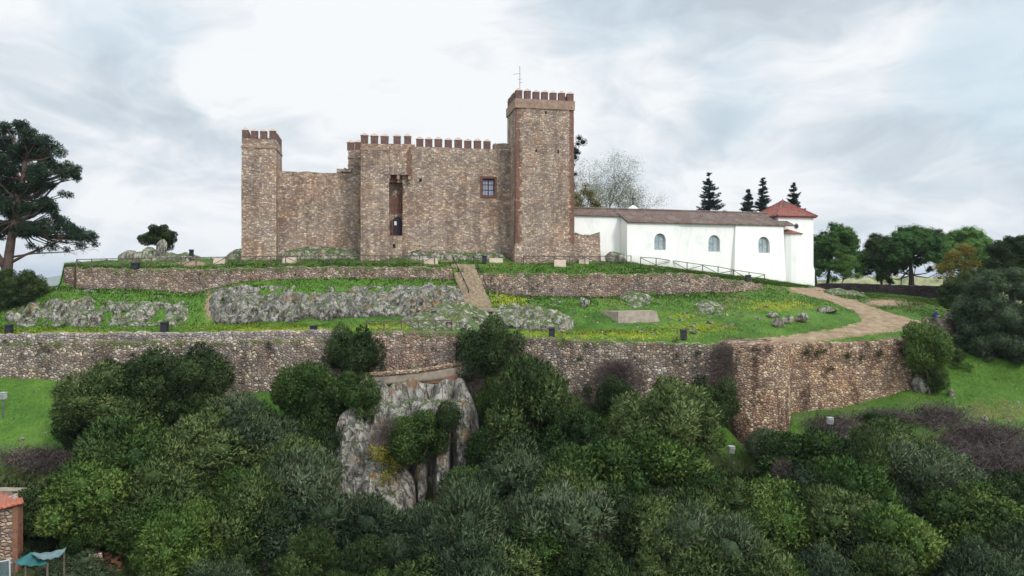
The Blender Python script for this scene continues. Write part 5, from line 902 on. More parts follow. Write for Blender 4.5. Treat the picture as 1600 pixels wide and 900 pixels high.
for l_ in gl:
    if l_[3] >= 11:
        for _ in range(4): a = rg.uniform(0, 6.28); gx.append((l_[0] + math.cos(a) * l_[3] * .9, l_[1] + math.sin(a) * l_[3] * .7, l_[2] + rg.uniform(-.8, .8), rg.uniform(5, 9)))
ptree('gum_tree', 'tall dark gum tree with open ragged crown at the left edge', (10, 440), [(8, 455), (11, 428), (14, 400), (18, 372), (24, 345), (30, 310), (36, 280), (40, 250)], gl + gx, 'gum', 'palebark', 150000, .16, .036, 301, 69, r0=.5, core=.42, spread=.8, up=-.1, shell=(.55, 1.2), inner=.2)
m_ = MB()
for pts_, r_ in (([(12, 425), (-6, 395), (-30, 350)], (.35, .25, .1)), ([(14, 412), (40, 398), (72, 385), (104, 372)], (.16, .12, .08, .03)), ([(16, 402), (52, 396), (100, 394), (140, 386)], (.12, .08, .05, .02)), ([(22, 360), (50, 330), (84, 292), (112, 272)], (.16, .12, .08, .03)), ([(38, 300), (58, 255), (80, 232)], (.13, .08, .03))):
    m_.tube([P(x, y, 69) for x, y in pts_], r_, 6)
go_ = [o for o in bpy.data.objects if o.name == 'gum_tree'][0]; m_.build('boughs', M['palebark'], go_, smooth=True)
m_ = MB(); rg = np.random.default_rng(8)
for i in range(70):
    x, y = rg.uniform(60, 148), 0; y = 385 + rg.uniform(-6, 12) - (x - 60) * .03; a = P(x, y, 69); b = a + np.array([rg.uniform(-.5, .9), rg.uniform(-.4, .4), rg.uniform(-.45, .2)]); m_.tube([a, (a + b) / 2 + (0, 0, .06), b], [.02, .015, .008], 3)
m_.build('hanging_twigs', M['palebark'], go_)
# round dark bush under it
ptree('shrub', 'large round dark shrub beneath the gum tree, above the rocks', (30, 492), [(30, 495), (34, 470)], [(30, 452, 0, 26), (5, 455, 0, 26), (52, 456, 0, 22), (66, 448, 0, 14), (20, 436, .5, 20), (44, 436, 0, 18), (0, 434, 0, 18), (12, 470, -.5, 20), (38, 468, -.5, 20), (-25, 450, 0, 30), (58, 440, 0, 12), (-20, 470, 0, 24)], 'darkleaf', 'darkbark', 60000, .11, .032, 302, 66, r0=.3, cat='bush', up=.2)
# small skyline tree
ptree('round_tree', 'small dense dark tree on the skyline behind the two standing boulders', (250, 402), [(250, 404), (250, 385)], [(236, 368, 0, 12), (248, 362, 0, 13), (262, 368, 0, 11), (228, 376, 0, 9), (244, 376, -.4, 12), (258, 378, 0, 11), (267, 374, 0, 8), (222, 372, 0, 6), (240, 357, 0, 7), (262, 385, 0, 8), (256, 356, 0, 6), (271, 366, 0, 5)], 'darkleaf', 'darkbark', 26000, .12, .035, 303, 78, r0=.16, core=.55)
# gum branch peeking past the keep
ptree('gum_tree', 'tall tree mostly hidden behind the keep with one tuft showing at its right', (885, 405), [(885, 405), (886, 340), (888, 280), (896, 235)], [(905, 216, 0, 6), (911, 222, 0, 7), (903, 225, 0, 5), (899, 238, 0, 10), (898, 246, 0, 7), (888, 255, 0, 16), (885, 290, 0, 20), (898, 272, 0, 5), (890, 230, 1, 8)], 'gum', 'darkbark', 7000, .16, .035, 304, 98, r0=.3, core=.6)
def bare_tree(name, label, base, top, D, width, seed, leafmat_, nleaf, group=None, r0=.2):
    rg = np.random.default_rng(seed); e = empty(name, P(*base, D), label, 'tree', group); s_ = D / F; H = (base[1] - top[1]) * s_; b0 = P(*base, D); m = MB(); tips = []
    def grow(p, dr, L, r, dep):
        q = p + dr * L; mid = (p + q) / 2 + rg.normal(size=3) * L * .06; m.tube([p, mid, q], [r, r * .8, r * .6], 5 if dep < 2 else 3); tips.append((mid, dep)); tips.append((q, dep))
        if dep >= 6: return
        for i in range(3 if dep < 3 else 2):
            nd = unit(dr + rg.normal(size=3) * (.50 if dep else .42) * np.array([1, 1, .7]) + np.array([0, 0, .22])); grow(q if i < 2 else mid, nd, L * rg.uniform(.62, .85), r * .6, dep + 1)
    tl = P(top[0], top[1], D) - b0; grow(b0, unit(tl), H * .30, r0, 0); m.build('branches', M['greybark'], e, smooth=True)
    tp = np.array([t for t, dp in tips if dp >= 2]); n = nleaf; k = rg.integers(0, len(tp), n); pos = tp[k] + rg.normal(size=(n, 3)) * .5; ax = unit(rg.normal(size=(n, 3))); sd_ = unit(np.cross(ax, rg.normal(size=(n, 3)))); L = .12 * rg.uniform(.6, 1.4, (n, 1))
    V = np.stack([pos - sd_ * L * .4, pos + sd_ * L * .4, pos + ax * L], 1).reshape(-1, 3); link('leaves', npmesh('leaves', V, np.arange(3 * n).reshape(-1, 3), M[leafmat_], attrs=dict(lr=np.repeat(rg.random(n), 3))), e); return e
bare_tree('bare_tree', 'taller pale nearly leafless tree behind the chapel roof, left of the cross', (948, 400), (952, 245), 108, 60, 5, 'sparse', 13000, 'thin trees behind the chapel', r0=.24)
bare_tree('bare_tree', 'leaning bare tree close to the right side of the keep', (900, 400), (925, 262), 110, 50, 9, 'sparse', 8000, 'thin trees behind the chapel', r0=.2)
bare_tree('bare_tree', 'low spreading leafless tree showing just over the chapel roof left of the cross', (970, 395), (972, 292), 112, 50, 12, 'sparse', 8000, 'thin trees behind the chapel', r0=.18)
ptree('autumn_tree', 'yellowing leafy tree low behind the roof next to the keep', (905, 400), [(905, 400), (908, 340)], [(900, 308, 0, 11), (912, 300, 0, 9), (922, 306, 0, 11), (906, 320, 0, 12), (926, 318, 0, 12), (915, 290, 0, 6), (935, 322, 0, 8)], 'yellow', 'darkbark', 5000, .13, .05, 306, 105, r0=.2, core=.35, shell=(.5, 1.2))
def fir(label, px, pyt, pyb, hw, D, seed):
    rg = np.random.default_rng(seed); e = empty('fir_tree', P(px, 445, D), label, 'tree', 'firs behind the chapel'); s_ = D / F; top = P(px, pyt, D); m = MB(); m.tube([P(px, 450, D), P(px + rg.uniform(-1, 1), (pyt + pyb) / 2, D), top], [.3, .18, .02], 7); Hc = (pyb - pyt) * s_; nw = 15; V, lr, nm = [], [], []; hwid = hw * s_
    for w_ in range(nw):
        f = (w_ + .4) / nw; z = top[2] - f ** 1.0 * Hc + rg.uniform(-.15, .15); nb = 7 + w_ // 3; asy = rg.uniform(.85, 1.15)
        for b in range(nb):
            a = rg.uniform(0, 6.28); L = hwid * (f ** .8) * rg.uniform(.6, 1.15) + .12; d_ = np.array([math.cos(a), math.sin(a), 0]); L *= asy * rg.choice([.75, .95, 1.1, 1.2]); p0 = np.array([top[0], top[1], z + rg.uniform(-.2, .2)]); q1 = p0 + d_ * L * .6 + (0, 0, -.12 * L); q2 = p0 + d_ * L + (0, 0, .10 * L)
            m.tube([p0, q1, q2], [.035, .025, .01], 3); n = int(40 + 130 * L); t = rg.random((n, 1)) ** .8; c = np.where(t < .6, p0 + (q1 - p0) * t / .6, q1 + (q2 - q1) * (t - .6) / .4) + rg.normal(size=(n, 3)) * np.array([.10, .10, .05]) * (.6 + L * .25)
            ax = unit(d_ * .6 + rg.normal(size=(n, 3)) * .7 + np.array([0, 0, .15])); sd_ = unit(np.cross(ax, rg.normal(size=(n, 3)))); ll = .20 * rg.uniform(.6, 1.3, (n, 1)); V.append(np.stack([c - sd_ * .035, c + sd_ * .035, c + ax * ll], 1).reshape(-1, 3)); lr.append(np.repeat(rg.random(n) * .8, 3))
    m.build('trunk', M['darkbark'], e, smooth=True); V = np.concatenate(V); link('crown', npmesh('crown', V, np.arange(len(V)).reshape(-1, 3), M['fir'], attrs=dict(lr=np.concatenate(lr))), e)
fir('tallest broad fir behind the middle of the chapel roof', 1108, 272, 345, 24, 108, 1); fir('smaller fir just left of its taller neighbour, behind the roof', 1169, 295, 345, 13, 112, 2); fir('slender spiky fir immediately left of the hipped tower roof', 1192, 278, 345, 17, 108, 3); fir('fir poking up behind the hipped tower roof', 1240, 287, 340, 15, 110, 4)
# umbrella pines
def upine(label, cx, top, w, h, base, trunk, D, seed, n=14000, mat='pine', r0=.32):
    n *= 3
    rg = np.random.default_rng(seed); L = []
    for i in range(int(22 + w / 3)):
        a = rg.uniform(0, 2 * math.pi); q = rg.random() ** .5; x = q * math.cos(a); y = q * math.sin(a); zt = math.sqrt(max(0, 1 - q * q)); r_ = rg.uniform(.13, .21) * w * (1 - .25 * q); L.append((cx + x * (w / 2 - r_ * .7), top + r_ * .75 + ((1 - zt) + rg.random() ** 2 * .5) * (h - r_ * 1.9), y * (w / 2) * D / F * .8, r_, .75))
    L.append((cx, top + h * .5, 0, w * .26, .7)); return ptree('umbrella_pine', label, base, [base] + trunk, L, mat, 'darkbark', n, .16, .038, seed, D, 'umbrella pines at the right', r0=r0, core=.6, up=.5, spread=.5)
upine('umbrella pine against the chapel corner', 1306, 345, 92, 92, (1292, 452), [(1296, 420), (1302, 395)], 103, 401, r0=.25); upine('small pine with leaning trunk in front of the leftmost umbrella pine', 1322, 396, 46, 42, (1312, 452), [(1318, 436), (1326, 425)], 100, 402, 7000, 'pine', .18)
upine('dark umbrella pine with forked trunk between two larger pines', 1374, 360, 84, 82, (1380, 452), [(1376, 438), (1366, 420)], 106, 403, 14000, 'darkleaf', .2); upine('largest umbrella pine with thick trunk', 1428, 348, 122, 86, (1424, 454), [(1424, 430), (1422, 405)], 102, 404, 22000, 'pine', .45)
upine('umbrella pine behind the yellow tree', 1508, 351, 108, 80, (1512, 452), [(1510, 425), (1508, 400)], 108, 405, 16000, 'pine', .3); upine('slim pine trunk and dark crown between the two biggest pines', 1462, 356, 80, 74, (1408, 453), [(1408, 435), (1440, 400)], 112, 406, 10000, 'darkleaf', .2)
upine('pine partly hidden by the chapel tower wall', 1276, 362, 60, 80, (1276, 452), [(1274, 430), (1272, 405)], 110, 407, 8000, 'darkleaf', .2)
ptree('autumn_tree', 'yellow-brown autumn tree in front of the right-hand umbrella pine', (1500, 470), [(1500, 475), (1500, 430)], [(1488, 400, 0, 14), (1504, 390, 0, 12), (1518, 398, 0, 13), (1478, 418, 0, 13), (1500, 415, 0, 16), (1522, 415, 0, 13), (1468, 434, 0, 8), (1486, 432, 0, 12), (1512, 388, 0, 8), (1466, 418, 0, 7)], 'yellow', 'darkbark', 9000, .13, .045, 410, 90, r0=.2, core=.35, shell=(.5, 1.2))
# dark evergreens at the right edge
ptree('evergreen_tree', 'dark tree at the right edge on the skyline beside the pines', (1580, 470), [(1580, 480), (1582, 430)], [(1560, 392, 0, 20), (1585, 382, 0, 20), (1605, 385, 0, 24), (1570, 412, 0, 24), (1600, 415, 0, 28), (1550, 412, 0, 14), (1540, 428, 0, 16), (1630, 400, 0, 30), (1562, 440, 0, 24)], 'darkleaf', 'darkbark', 70000, .15, .04, 411, 82, r0=.35)
ptree('evergreen_tree', 'dark spreading tree between the autumn tree and the big weeping olive', (1510, 505), [(1510, 512), (1508, 470)], [(1490, 450, 0, 20), (1515, 438, 0, 20), (1535, 450, 0, 22), (1482, 470, 0, 16), (1505, 470, 0, 24), (1530, 480, 0, 26), (1500, 490, 0, 18), (1476, 456, 0, 9)], 'darkleaf', 'darkbark', 70000, .14, .038, 412, 74, r0=.3)
ptree('olive_tree', 'huge drooping blue-green olive filling the right edge above the grass', (1550, 580), [(1548, 590), (1550, 550), (1552, 500)], [(1545, 450, 0, 34), (1580, 442, 0, 34), (1615, 455, 0, 40), (1520, 480, 0, 30), (1560, 490, -1, 42), (1600, 500, -1, 44), (1512, 515, 0, 26), (1540, 530, -1, 34), (1580, 540, -1, 36), (1510, 545, 0, 20), (1530, 560, -.5, 20), (1560, 568, 0, 22), (1602, 560, 0, 30), (1640, 520, 0, 50), (1568, 432, 0, 20), (1500, 500, 0, 14), (1590, 590, 0, 22), (1545, 585, 0, 14), (1498, 530, 0, 14)], 'weeping', 'darkbark', 170000, .15, .032, 413, 63, r0=.5, up=-.15, spread=.5)
ptree('shrub', 'dark brambly shrub under the stub wall left of the huge olive', (1490, 555), [(1490, 560), (1490, 545)], [(1480, 545, 0, 14), (1495, 555, 0, 16), (1488, 568, 0, 13), (1505, 575, 0, 12)], 'darkleaf', 'darkbark', 9000, .12, .03, 414, 62, r0=.1, cat='bush')
# bare shrubs against the walls
def twigs(name, label, c, r, n, seed, flat=1.0, kind=None, cat='shrub', ln=.55):
    rg = np.random.default_rng(seed); dr = unit(rg.normal(size=(n, 3)) + np.array([0, -.2, .5])); pos = np.array(c) + dr * np.array(r) * rg.random((n, 1)) ** .5; ax = unit(dr + rg.normal(size=(n, 3)) * .6); sd_ = unit(np.cross(ax, rg.normal(size=(n, 3)))) * .010; L = ln * rg.uniform(.5, 1.3, (n, 1))
    a = pos; b = pos + ax * L; V = np.stack([a - sd_, a + sd_, b + (0, 0, -.05)], 1).reshape(-1, 3); Fc = np.arange(3 * n).reshape(-1, 3)
    o = link(name, npmesh(name, V, Fc, M['twig'], attrs=dict(lr=np.repeat(rg.random(n), 3)))); return tag(o, label, cat, kind=kind)
def gr_(px, py, D=58.6): return P(px, py, D)
twigs('bare_shrub', 'grey leafless shrub against the middle wall above a dark evergreen bush', gr_(965, 592), (2.3, .7, 1.7), 6000, 1); twigs('bare_shrub', 'thin purplish bare shrub on the wall just right of the big round dark bush', gr_(815, 578), (2.0, .7, 1.6), 5000, 2)
twigs('bare_shrub', 'dark bare creeper in the corner left of the bastion', gr_(1130, 585, 57.6), (.9, .6, 2.6), 7000, 3); twigs('bare_shrub', 'bare purple stems hanging beside the right end of the curved ledge', P(738, 605, 56.2), (.9, .5, 1.3), 2500, 4)
twigs('bare_shrub', 'greyish dry shrub in the cleft of the crag face', P(605, 690, 50.8), (1.3, .5, 1.6), 3000, 5)
for px, py, r_, sd_n, lb in ((1290, 800, 1.2, 6, 'small brownish bare shrub low in the right thicket'), (1225, 775, .9, 7, 'dry grey shrub between green crowns below the bastion'), (165, 790, 1.1, 8, 'dry brown shrub above the broken bricks'), (1380, 760, 1.1, 9, 'thin dry shrub in the gap left of the feathery olive')):
    h = hit(px, py + 20); twigs('bare_shrub', lb, h + np.array([0, 0, 1.6]), (r_, r_, 1.6), 2500, sd_n)
# ivy with yellow leaves on the crag
V, Fc, lr, nm = leaves([(*P(598, 712, 50.0), .7, 1), (*P(618, 725, 49.8), .6, 1), (*P(604, 745, 49.4), .6, 1), (*P(585, 705, 50), .5, 1)], 1100, .10, .05, 7, shell=(.2, 1.2)); tag(link('vine', npmesh('vine', V, Fc, M['ivy'], attrs=dict(lr=lr), normals=nm)), 'yellow leaved vine trailing down the front of the crag', 'vine')
# weeds rooted in the wall joints and dark streaky tufts
wl = []
rg = np.random.default_rng(91)
for px, py, D, r_ in [(1325, 556, 59.3, .28), (1262, 548, 59.0, .32), (1276, 552, 59.0, .3), (1288, 548, 59.0, .3), (1345, 560, 59.5, .2), (1375, 552, 59.9, .3), (1300, 575, 59.2, .2), (1410, 548, 60.2, .35), (1120, 560, 58.9, .45), (1090, 552, 58.9, .35), (1135, 600, 58.6, .4),
        (520, 535, 58.9, .4), (505, 560, 58.8, .3), (330, 545, 58.9, .25), (60, 548, 58.9, .2), (420, 540, 58.9, .25), (860, 575, 58.8, .4), (905, 560, 58.9, .3), (1030, 600, 58.8, .4), (880, 600, 58.7, .5), (920, 610, 58.7, .5), (600, 575, 58.4, .3), (680, 574, 58.4, .35), (640, 577, 58.3, .3)] + [(rg.uniform(0, 1120), rg.uniform(530, 590), 58.95, rg.uniform(.08, .2)) for _ in range(60)] + [(rg.uniform(110, 700), rg.uniform(424, 440), 68.2, .12) for _ in range(25)] + [(rg.uniform(760, 1150), rg.uniform(434, 458), 72.0, .14) for _ in range(25)]:
    c_ = P(px, py, D)
    if D > 60 or True:
        wl.append((*c_, r_, 1.1))
V, Fc, lr, nm = leaves(wl, 12000, .12, .022, 92, shell=(.1, 1.1), up=0); tag(link('wall_weeds', npmesh('wall_weeds', V, Fc, M['darkleaf'], attrs=dict(lr=lr), normals=nm)), 'small weeds rooted in the wall joints', 'weeds', kind='stuff')
# thickets of dead bramble
def brambles(label, es, n, seed):
    wt = NEARW.copy() * 0
    for e in es: wt = np.maximum(wt, NEARW * near_f(e) ** 2)
    pts, _ = scatter_quads(wt, n, seed); rg = np.random.default_rng(seed); d0 = unit(rg.normal(size=(n, 3)) * np.array([1, 1, .35]) + np.array([.5, -.2, .3])); L = rg.uniform(.5, 1.5, (n, 1)); p0 = pts + np.array([0, 0, .0]) + rg.random((n, 1)) * np.array([0, 0, .7]); p1 = p0 + d0 * L * .5 + np.array([0, 0, .25]); p2 = p0 + d0 * L + np.array([0, 0, -.1]); sd_ = unit(np.cross(d0, rg.normal(size=(n, 3)))) * .013
    V = np.stack([p0 - sd_, p0 + sd_, p1 + sd_, p1 - sd_, p2], 1).reshape(-1, 3); i = np.arange(n)[:, None] * 5
    tag(link('brambles', npmesh('brambles', V, [i + np.array([[0, 1, 2, 3]]), i + np.array([[3, 2, 4]])], M['twig'], attrs=dict(lr=np.repeat(rg.random(n), 5)))), label, 'brambles', kind='stuff')
brambles('tangle of dead purplish brambles on the right slope', [(1300, 672, 50, 10), (1380, 664, 55, 10), (1460, 660, 50, 14), (1530, 690, 80, 16), (1550, 725, 90, 30), (1500, 745, 50, 25), (1330, 690, 30, 15)], 12000, 21)
brambles('dead brambles at the lower edge of the left grass slope', [(60, 728, 70, 14), (120, 740, 40, 10)], 2500, 23 - 1)
brambles('straggly dry stems under the middle wall', [(840, 632, 60, 12), (930, 640, 30, 8), (1100, 650, 30, 8), (740, 640, 12, 20)], 2500, 23)
# ------------------------------------------------------------------ grass and flowers
gw = NEARW * np.clip(1 - soil.ravel() * 1.4, 0, 1) * np.clip(1 - scrub.ravel(), 0.06, 1) * (Yd.ravel() > 44) * np.where(Yd.ravel() > 90, .5, 1)
def blades(name, wt, n, seed, h, wd, mat, label, cat):
    pts, _ = scatter_quads(wt, n, seed); rg = np.random.default_rng(seed); az = rg.uniform(0, 6.28, n); sd_ = np.stack([np.cos(az), np.sin(az), np.zeros(n)], -1) * wd * rg.uniform(.6, 1.4, (n, 1)); tall = .55 + .9 * np.clip(fbm(pts, .8, 3, seed)[:, None] + .35, 0, 1); up = np.stack([rg.normal(0, .35, n), rg.normal(0, .35, n), np.ones(n)], -1) * h * rg.uniform(.5, 1.4, (n, 1)) * tall
    V = np.stack([pts - sd_, pts + sd_, pts + up], 1).reshape(-1, 3); nn = np.repeat(unit(rg.normal(size=(n, 3)) * .3 + np.array([0, -.15, 1])), 3, 0)
    lr = np.repeat(np.clip(.5 + .6 * fbm(pts, .5, 3, 2) + rg.normal(0, .12, n), 0, 1), 3); tag(link(name, npmesh(name, V, np.arange(3 * n).reshape(-1, 3), M[mat], attrs=dict(lr=lr), normals=nn)), label, cat, kind='stuff')
blades('grass', gw, 260000, 31, .17, .026, 'grassblade', 'short green grass over the hillside', 'grass')
blades('flowers', NEARW * np.clip(yel.ravel() - .15, 0, 1), 6000, 32, .14, .05, 'flower', 'small yellow flowers in the grass', 'flowers')
scw = NEARW * scrub.ravel() * np.clip(1 - (Yd.ravel() - 58) / 3, 0, 1)
blades('undergrowth', scw, 60000, 33, .45, .05, 'green', 'low weedy undergrowth on the slope below the walls', 'undergrowth')
# ------------------------------------------------------------------ rail fences
def gpt(px, py): return hit(px, py)
def fence(label, pts, ph=.95, brace=True, mat='wood', name='rail_fence', group='wooden rail fences'):
    g0 = [gpt(*p) for p in pts]; g0 = [p for p in g0 if p is not None]; e = empty(name, g0[0], label, 'fence', group)
    for p in g0: m_ = MB(); m_.tube([p - (0, 0, .3), p + (0, 0, ph)], .055, 6); m_.build('post', M[mat], e)
    for i in range(len(g0) - 1):
        a, b = g0[i], g0[i + 1]; m_ = MB(); m_.tube([a + (0, 0, ph - .05), b + (0, 0, ph - .05)], .042, 5); m_.build('rail', M[mat], e)
        if brace:
            m_ = MB(); hi, lo = (a, b) if i % 2 == 0 else (b, a); m_.tube([hi + (0, 0, ph - .12), lo + (0, 0, .10)], .038, 5); m_.build('brace', M[mat], e)
lin = lambda kx, ky, xs: [(x, float(np.interp(x, kx, ky))) for x in xs]
fence('long rail fence with braces along the left terrace edge', lin([118, 250, 330, 440, 560, 700], [420, 417, 416, 414, 413, 413], np.arange(120, 700, 23.3)))
fence('rail fence with braces along the grass right of the stairs, under the keep', lin([770, 900, 985], [412, 414, 412], np.arange(818, 990, 24)))
fence('rail fence sloping down in front of the white chapel wall', lin([1000, 1050, 1100, 1150, 1195], [414, 417, 424, 435, 441], np.arange(1001, 1196, 24.2)))
fence('short rail fence above the rubble wall over the crag', lin([571, 720], [518, 517], (573, 600, 627, 654, 681, 706)), .95)
fence('left handrail of the stone stairs', [(708, 414), (716, 432), (724, 448), (732, 466)], .9, False, 'iron', 'handrail', 'stair handrails'); fence('right handrail of the stone stairs', [(740, 412), (747, 430), (755, 448), (763, 468)], .9, False, 'iron', 'handrail', 'stair handrails')
def post(label, px, pyb, pyt, D, r, mat): a, b = P(px, pyb, D), P(px, pyt, D); e = empty('pole', a, label, 'pole'); m_ = MB(); m_.tube([a - (0, 0, .3), b], r, 7); m_.build('shaft', M[mat], e); m_ = MB(); m_.tube([b, b + (0, 0, .06)], [r * 1.3, r * .8], 7); m_.build('cap', M[mat], e)
post('dark upright post before the left end of the drystone wall', 117.5, 452, 417, 67.3, .07, 'darkbark'); post('thin brown pole in front of the terrace wall below the left castle tower', 439.5, 449, 398, 68.0, .06, 'wood')
# pale blocks (information plinths)
for px, py, w_, h_, lb in ((343, 412, 9, 5, 'pale stepped stone block right of the dark post on the terrace'), (452, 411, 10, 5.5, 'pink-white tilted panel on the grass below the corner tower'), (673, 412, 11, 5, 'pale pinkish double panel on the grass near the stair head'), (775, 410, 11, 4, 'low cream stone slab right of the stair head'), (875, 416, 9.5, 6, 'pale pinkish block leaning before the keep'), (912, 411, 8, 3.5, 'flat cream stone at the foot of the ruined wall')):
    h = gpt(px, py); s_ = h[1] / F; m_ = MB(); X, Z = w_ * s_, h_ * s_; vs = [(-X, -.25, -.2), (X, -.25, -.2), (X, .5, -.2), (-X, .5, -.2), (-X * .93, -.12, Z * 1.5), (X * .95, -.12, Z * 1.35), (X * .95, .4, Z * 1.6), (-X * .93, .4, Z * 1.7)]; m_.add([np.array(v) + h for v in vs], [(3, 2, 1, 0), (0, 1, 5, 4), (1, 2, 6, 5), (2, 3, 7, 6), (3, 0, 4, 7), (4, 5, 6, 7)]); tag(m_.build('stone_plinth', M['pink']), lb, 'stone block', 'pale blocks on the terrace')
# black boxes (floodlight housings)
def blackbox(px, pyb, w_, h_, lb, D=None):
    h = gpt(px, pyb) if D is None else P(px, pyb, D); s_ = h[1] / F; e = empty('floodlight', h, lb, 'floodlight', 'black floodlight boxes'); X, Z = w_ * s_, h_ * s_
    m_ = MB(); c = h + (0, 0, Z * .55 + .04); m_.obox(c, (X * .9, 0, 0), (0, X * .7, 0), (0, .05, Z * .45)); m_.build('housing', M['iron'], e)
    m_ = MB(); m_.obox(c + (0, 0, Z * .5), (X, 0, 0), (0, X * .8, 0), (0, .04, Z * .07)); m_.build('lid', M['iron'], e)
    for sx in (-1, 1): m_ = MB(); m_.tube([h + (sx * X * .7, 0, -.15), c + (sx * X * .7, 0, 0)], .03, 5); m_.build('bracket', M['iron'], e)
for a in ((14, 522, 5, 13, 'dark cylindrical-looking box on the verge at the far left'), (257, 521, 5.5, 16, 'black box on the verge above the tall left wall'), (490, 520, 5.5, 10, 'squat black box on the verge left of the bush on the wall'), (862, 529, 5, 15, 'black box on the verge right of the big round dark bush'), (1068, 531, 5, 14, 'black box on the verge in the yellow flowers before the track'),
          (299, 404, 3, 14, 'slim black box on the skyline right of the boulders'), (212, 421, 6, 9, 'black box fixed to the left end of the terrace fence'), (757, 412, 4, 11, 'black box at the head of the right stair handrail'), (1169, 440, 4, 9, 'black box on the sloping fence before the chapel'), (524, 520, 4, 4.5, 'very small black box on the verge beside the wall bush')): blackbox(*a)
# lamps on posts among the bushes
for px, pyt, pyb, lb in ((1297, 655, 685, 'white lamp head on a short post right of the bastion'), (1143, 700, 728, 'white lamp head on a short post left of the bastion in the thicket'), (5, 616, 655, 'white lamp head on a green post at the left edge of the grass')):
    h = gpt(px, pyb); D = h[1]; s_ = D / F; e = empty('garden_lamp', h, lb, 'lamp', 'small post lamps'); t = P(px, pyt, D); m_ = MB(); m_.tube([h - (0, 0, .2), t - (0, 0, .1)], .05, 7); m_.build('post', M['metal'], e)
    c = t + (0, 0, -.12); w_ = .2; m_ = MB(); m_.obox(c, (w_, 0, -.02), (0, .16, .05), (.01, -.05, .20)); m_.build('lamp_head', M['lampwhite'], e)
    m_ = MB(); m_.obox(c + (0, -.175, .0), (w_ * .8, 0, 0), (0, .012, 0), (0, -.03, .14)); m_.build('glass', M['greyframe'], e); m_ = MB(); m_.obox(c + (0, 0, .25), (w_ * 1.1, 0, 0), (0, .2, .0), (0, 0, .02)); m_.build('hood', M['lampwhite'], e)
# ------------------------------------------------------------------ two people resting on the stub wall
def person(c, face, coat, pants, label, lean=.25, seed=0, hair='cloth'):
    """one skinned body, seated, legs hanging forward"""
    f = np.array([math.sin(face), -math.cos(face), 0]); r = np.array([math.cos(face), math.sin(face), 0]); u = np.array([0, 0, 1.0]); c = np.array(c, float)
    J = [(c + u * .10, .155), (c + u * .30 + f * lean * .25, .15), (c + u * .48 + f * lean * .55, .165), (c + u * .60 + f * lean * .75, .075), (c + u * .68 + f * lean * .85, .085), (c + u * .79 + f * lean * .98, .105), (c + u * .86 + f * lean, .07)]; E = [(0, 1), (1, 2), (2, 3), (3, 4), (4, 5), (5, 6)]
    for sx in (-1, 1):
        b = len(J); sh = c + u * .53 + f * lean * .6 + r * sx * .19; el = sh - u * .25 + f * .10 + r * sx * .05; ha = el + f * .24 - u * .03 - r * sx * .12; fi = ha + f * .09
        J += [(sh, .065), (el, .048), (ha, .036), (fi, .03)]; E += [(2, b), (b, b + 1), (b + 1, b + 2), (b + 2, b + 3)]
        b = len(J); hp = c + r * sx * .10 + u * .08; kn = hp + f * .43 + u * .05; ft = kn - u * .42 + f * .03; to = ft + f * .16 - u * .03
        J += [(hp, .10), (kn, .07), (ft, .045), (to, .04)]; E += [(0, b), (b, b + 1), (b + 1, b + 2), (b + 2, b + 3)]
    me = bpy.data.meshes.new('person'); me.from_pydata([tuple(j[0]) for j in J], E, []); o = bpy.data.objects.new('tmp', me); COL.objects.link(o)
    md = o.modifiers.new('s', 'SKIN'); sv_ = me.skin_vertices[0].data
    for i, j in enumerate(J): sv_[i].radius = (j[1], j[1])
    sv_[0].use_root = True; o.modifiers.new('d', 'SUBSURF').levels = 1; dg = bpy.context.evaluated_depsgraph_get(); dg.update(); m2 = bpy.data.meshes.new_from_object(o.evaluated_get(dg)); bpy.data.objects.remove(o)
    for k in (coat, pants, 'skin'): m2.materials.append(M[k])
    hd = c + u * .66 + f * lean * .85
    for p_ in m2.polygons:
        q = np.array(p_.center); p_.use_smooth = True; p_.material_index = 2 if (q[2] > hd[2] or np.linalg.norm(q - J[9][0]) < .12 or np.linalg.norm(q - J[17][0]) < .12) else 1 if (q[2] < c[2] + .12) else 0
    o = link('person', m2); tag(o, label, 'person', 'people resting on the stub wall'); hc = J[5][0] + u * .045 - f * .025; V, Fq = ICO2; link('hair', npmesh('hair', V * np.array([.112, .118, .105]) + hc, Fq, M[hair]), o); return o
pw = P(1459, 497, 64.0); person(pw + (0, .1, -.05), .5, 'blue', 'clothgrey', 'person in a dark blue jacket sitting hunched on the stub wall', .35); pw = P(1482, 499, 64.3); person(pw + (0, .1, -.05), -.4, 'clothgrey', 'cloth', 'person in grey top and black trousers sitting beside the one in blue', .2)
# ------------------------------------------------------------------ cottage, tarp and clutter in the bottom left corner
D0 = 40.0; hc = empty('cottage', P(0, 880, D0), 'corner of a small stone cottage with bright orange tile roof at the bottom left', 'house')
W4 = [P(-70, 800, 39.6), P(28, 800, 40.3), P(27.5, 800, 42.6), P(-70, 800, 44)]; zt_ = P(28, 787.5, 40.3)[2]; zb_ = P(28, 900, 40)[2] - 1.5
m_ = MB(); m_.prism([tuple(p[:2]) for p in W4], zb_, zt_, z1s=[P(-70, 816, 39.6)[2], zt_ - .12, zt_ - .10, P(-70, 775, 44)[2] - .3]); m_.build('wall', M['upper'], hc)
pa, pb = P(20, 800, 40.22), P(28.4, 800, 40.28); m_ = MB(); m_.prism([(pa[0], pa[1] - .04), (pb[0], pb[1] - .04), (pb[0], pb[1] + .4), (pa[0], pa[1] + .4)], zb_, zt_ - .08); m_.build('corner_pier', M['brick'], hc)
corrug('roof', P(-70, 813, 39.3), P(37, 784, 40.1), P(-70, 752, 44.2), P(35, 777.5, 42.8), M['tileorange'], hc, pitch=.26, amp=.06)
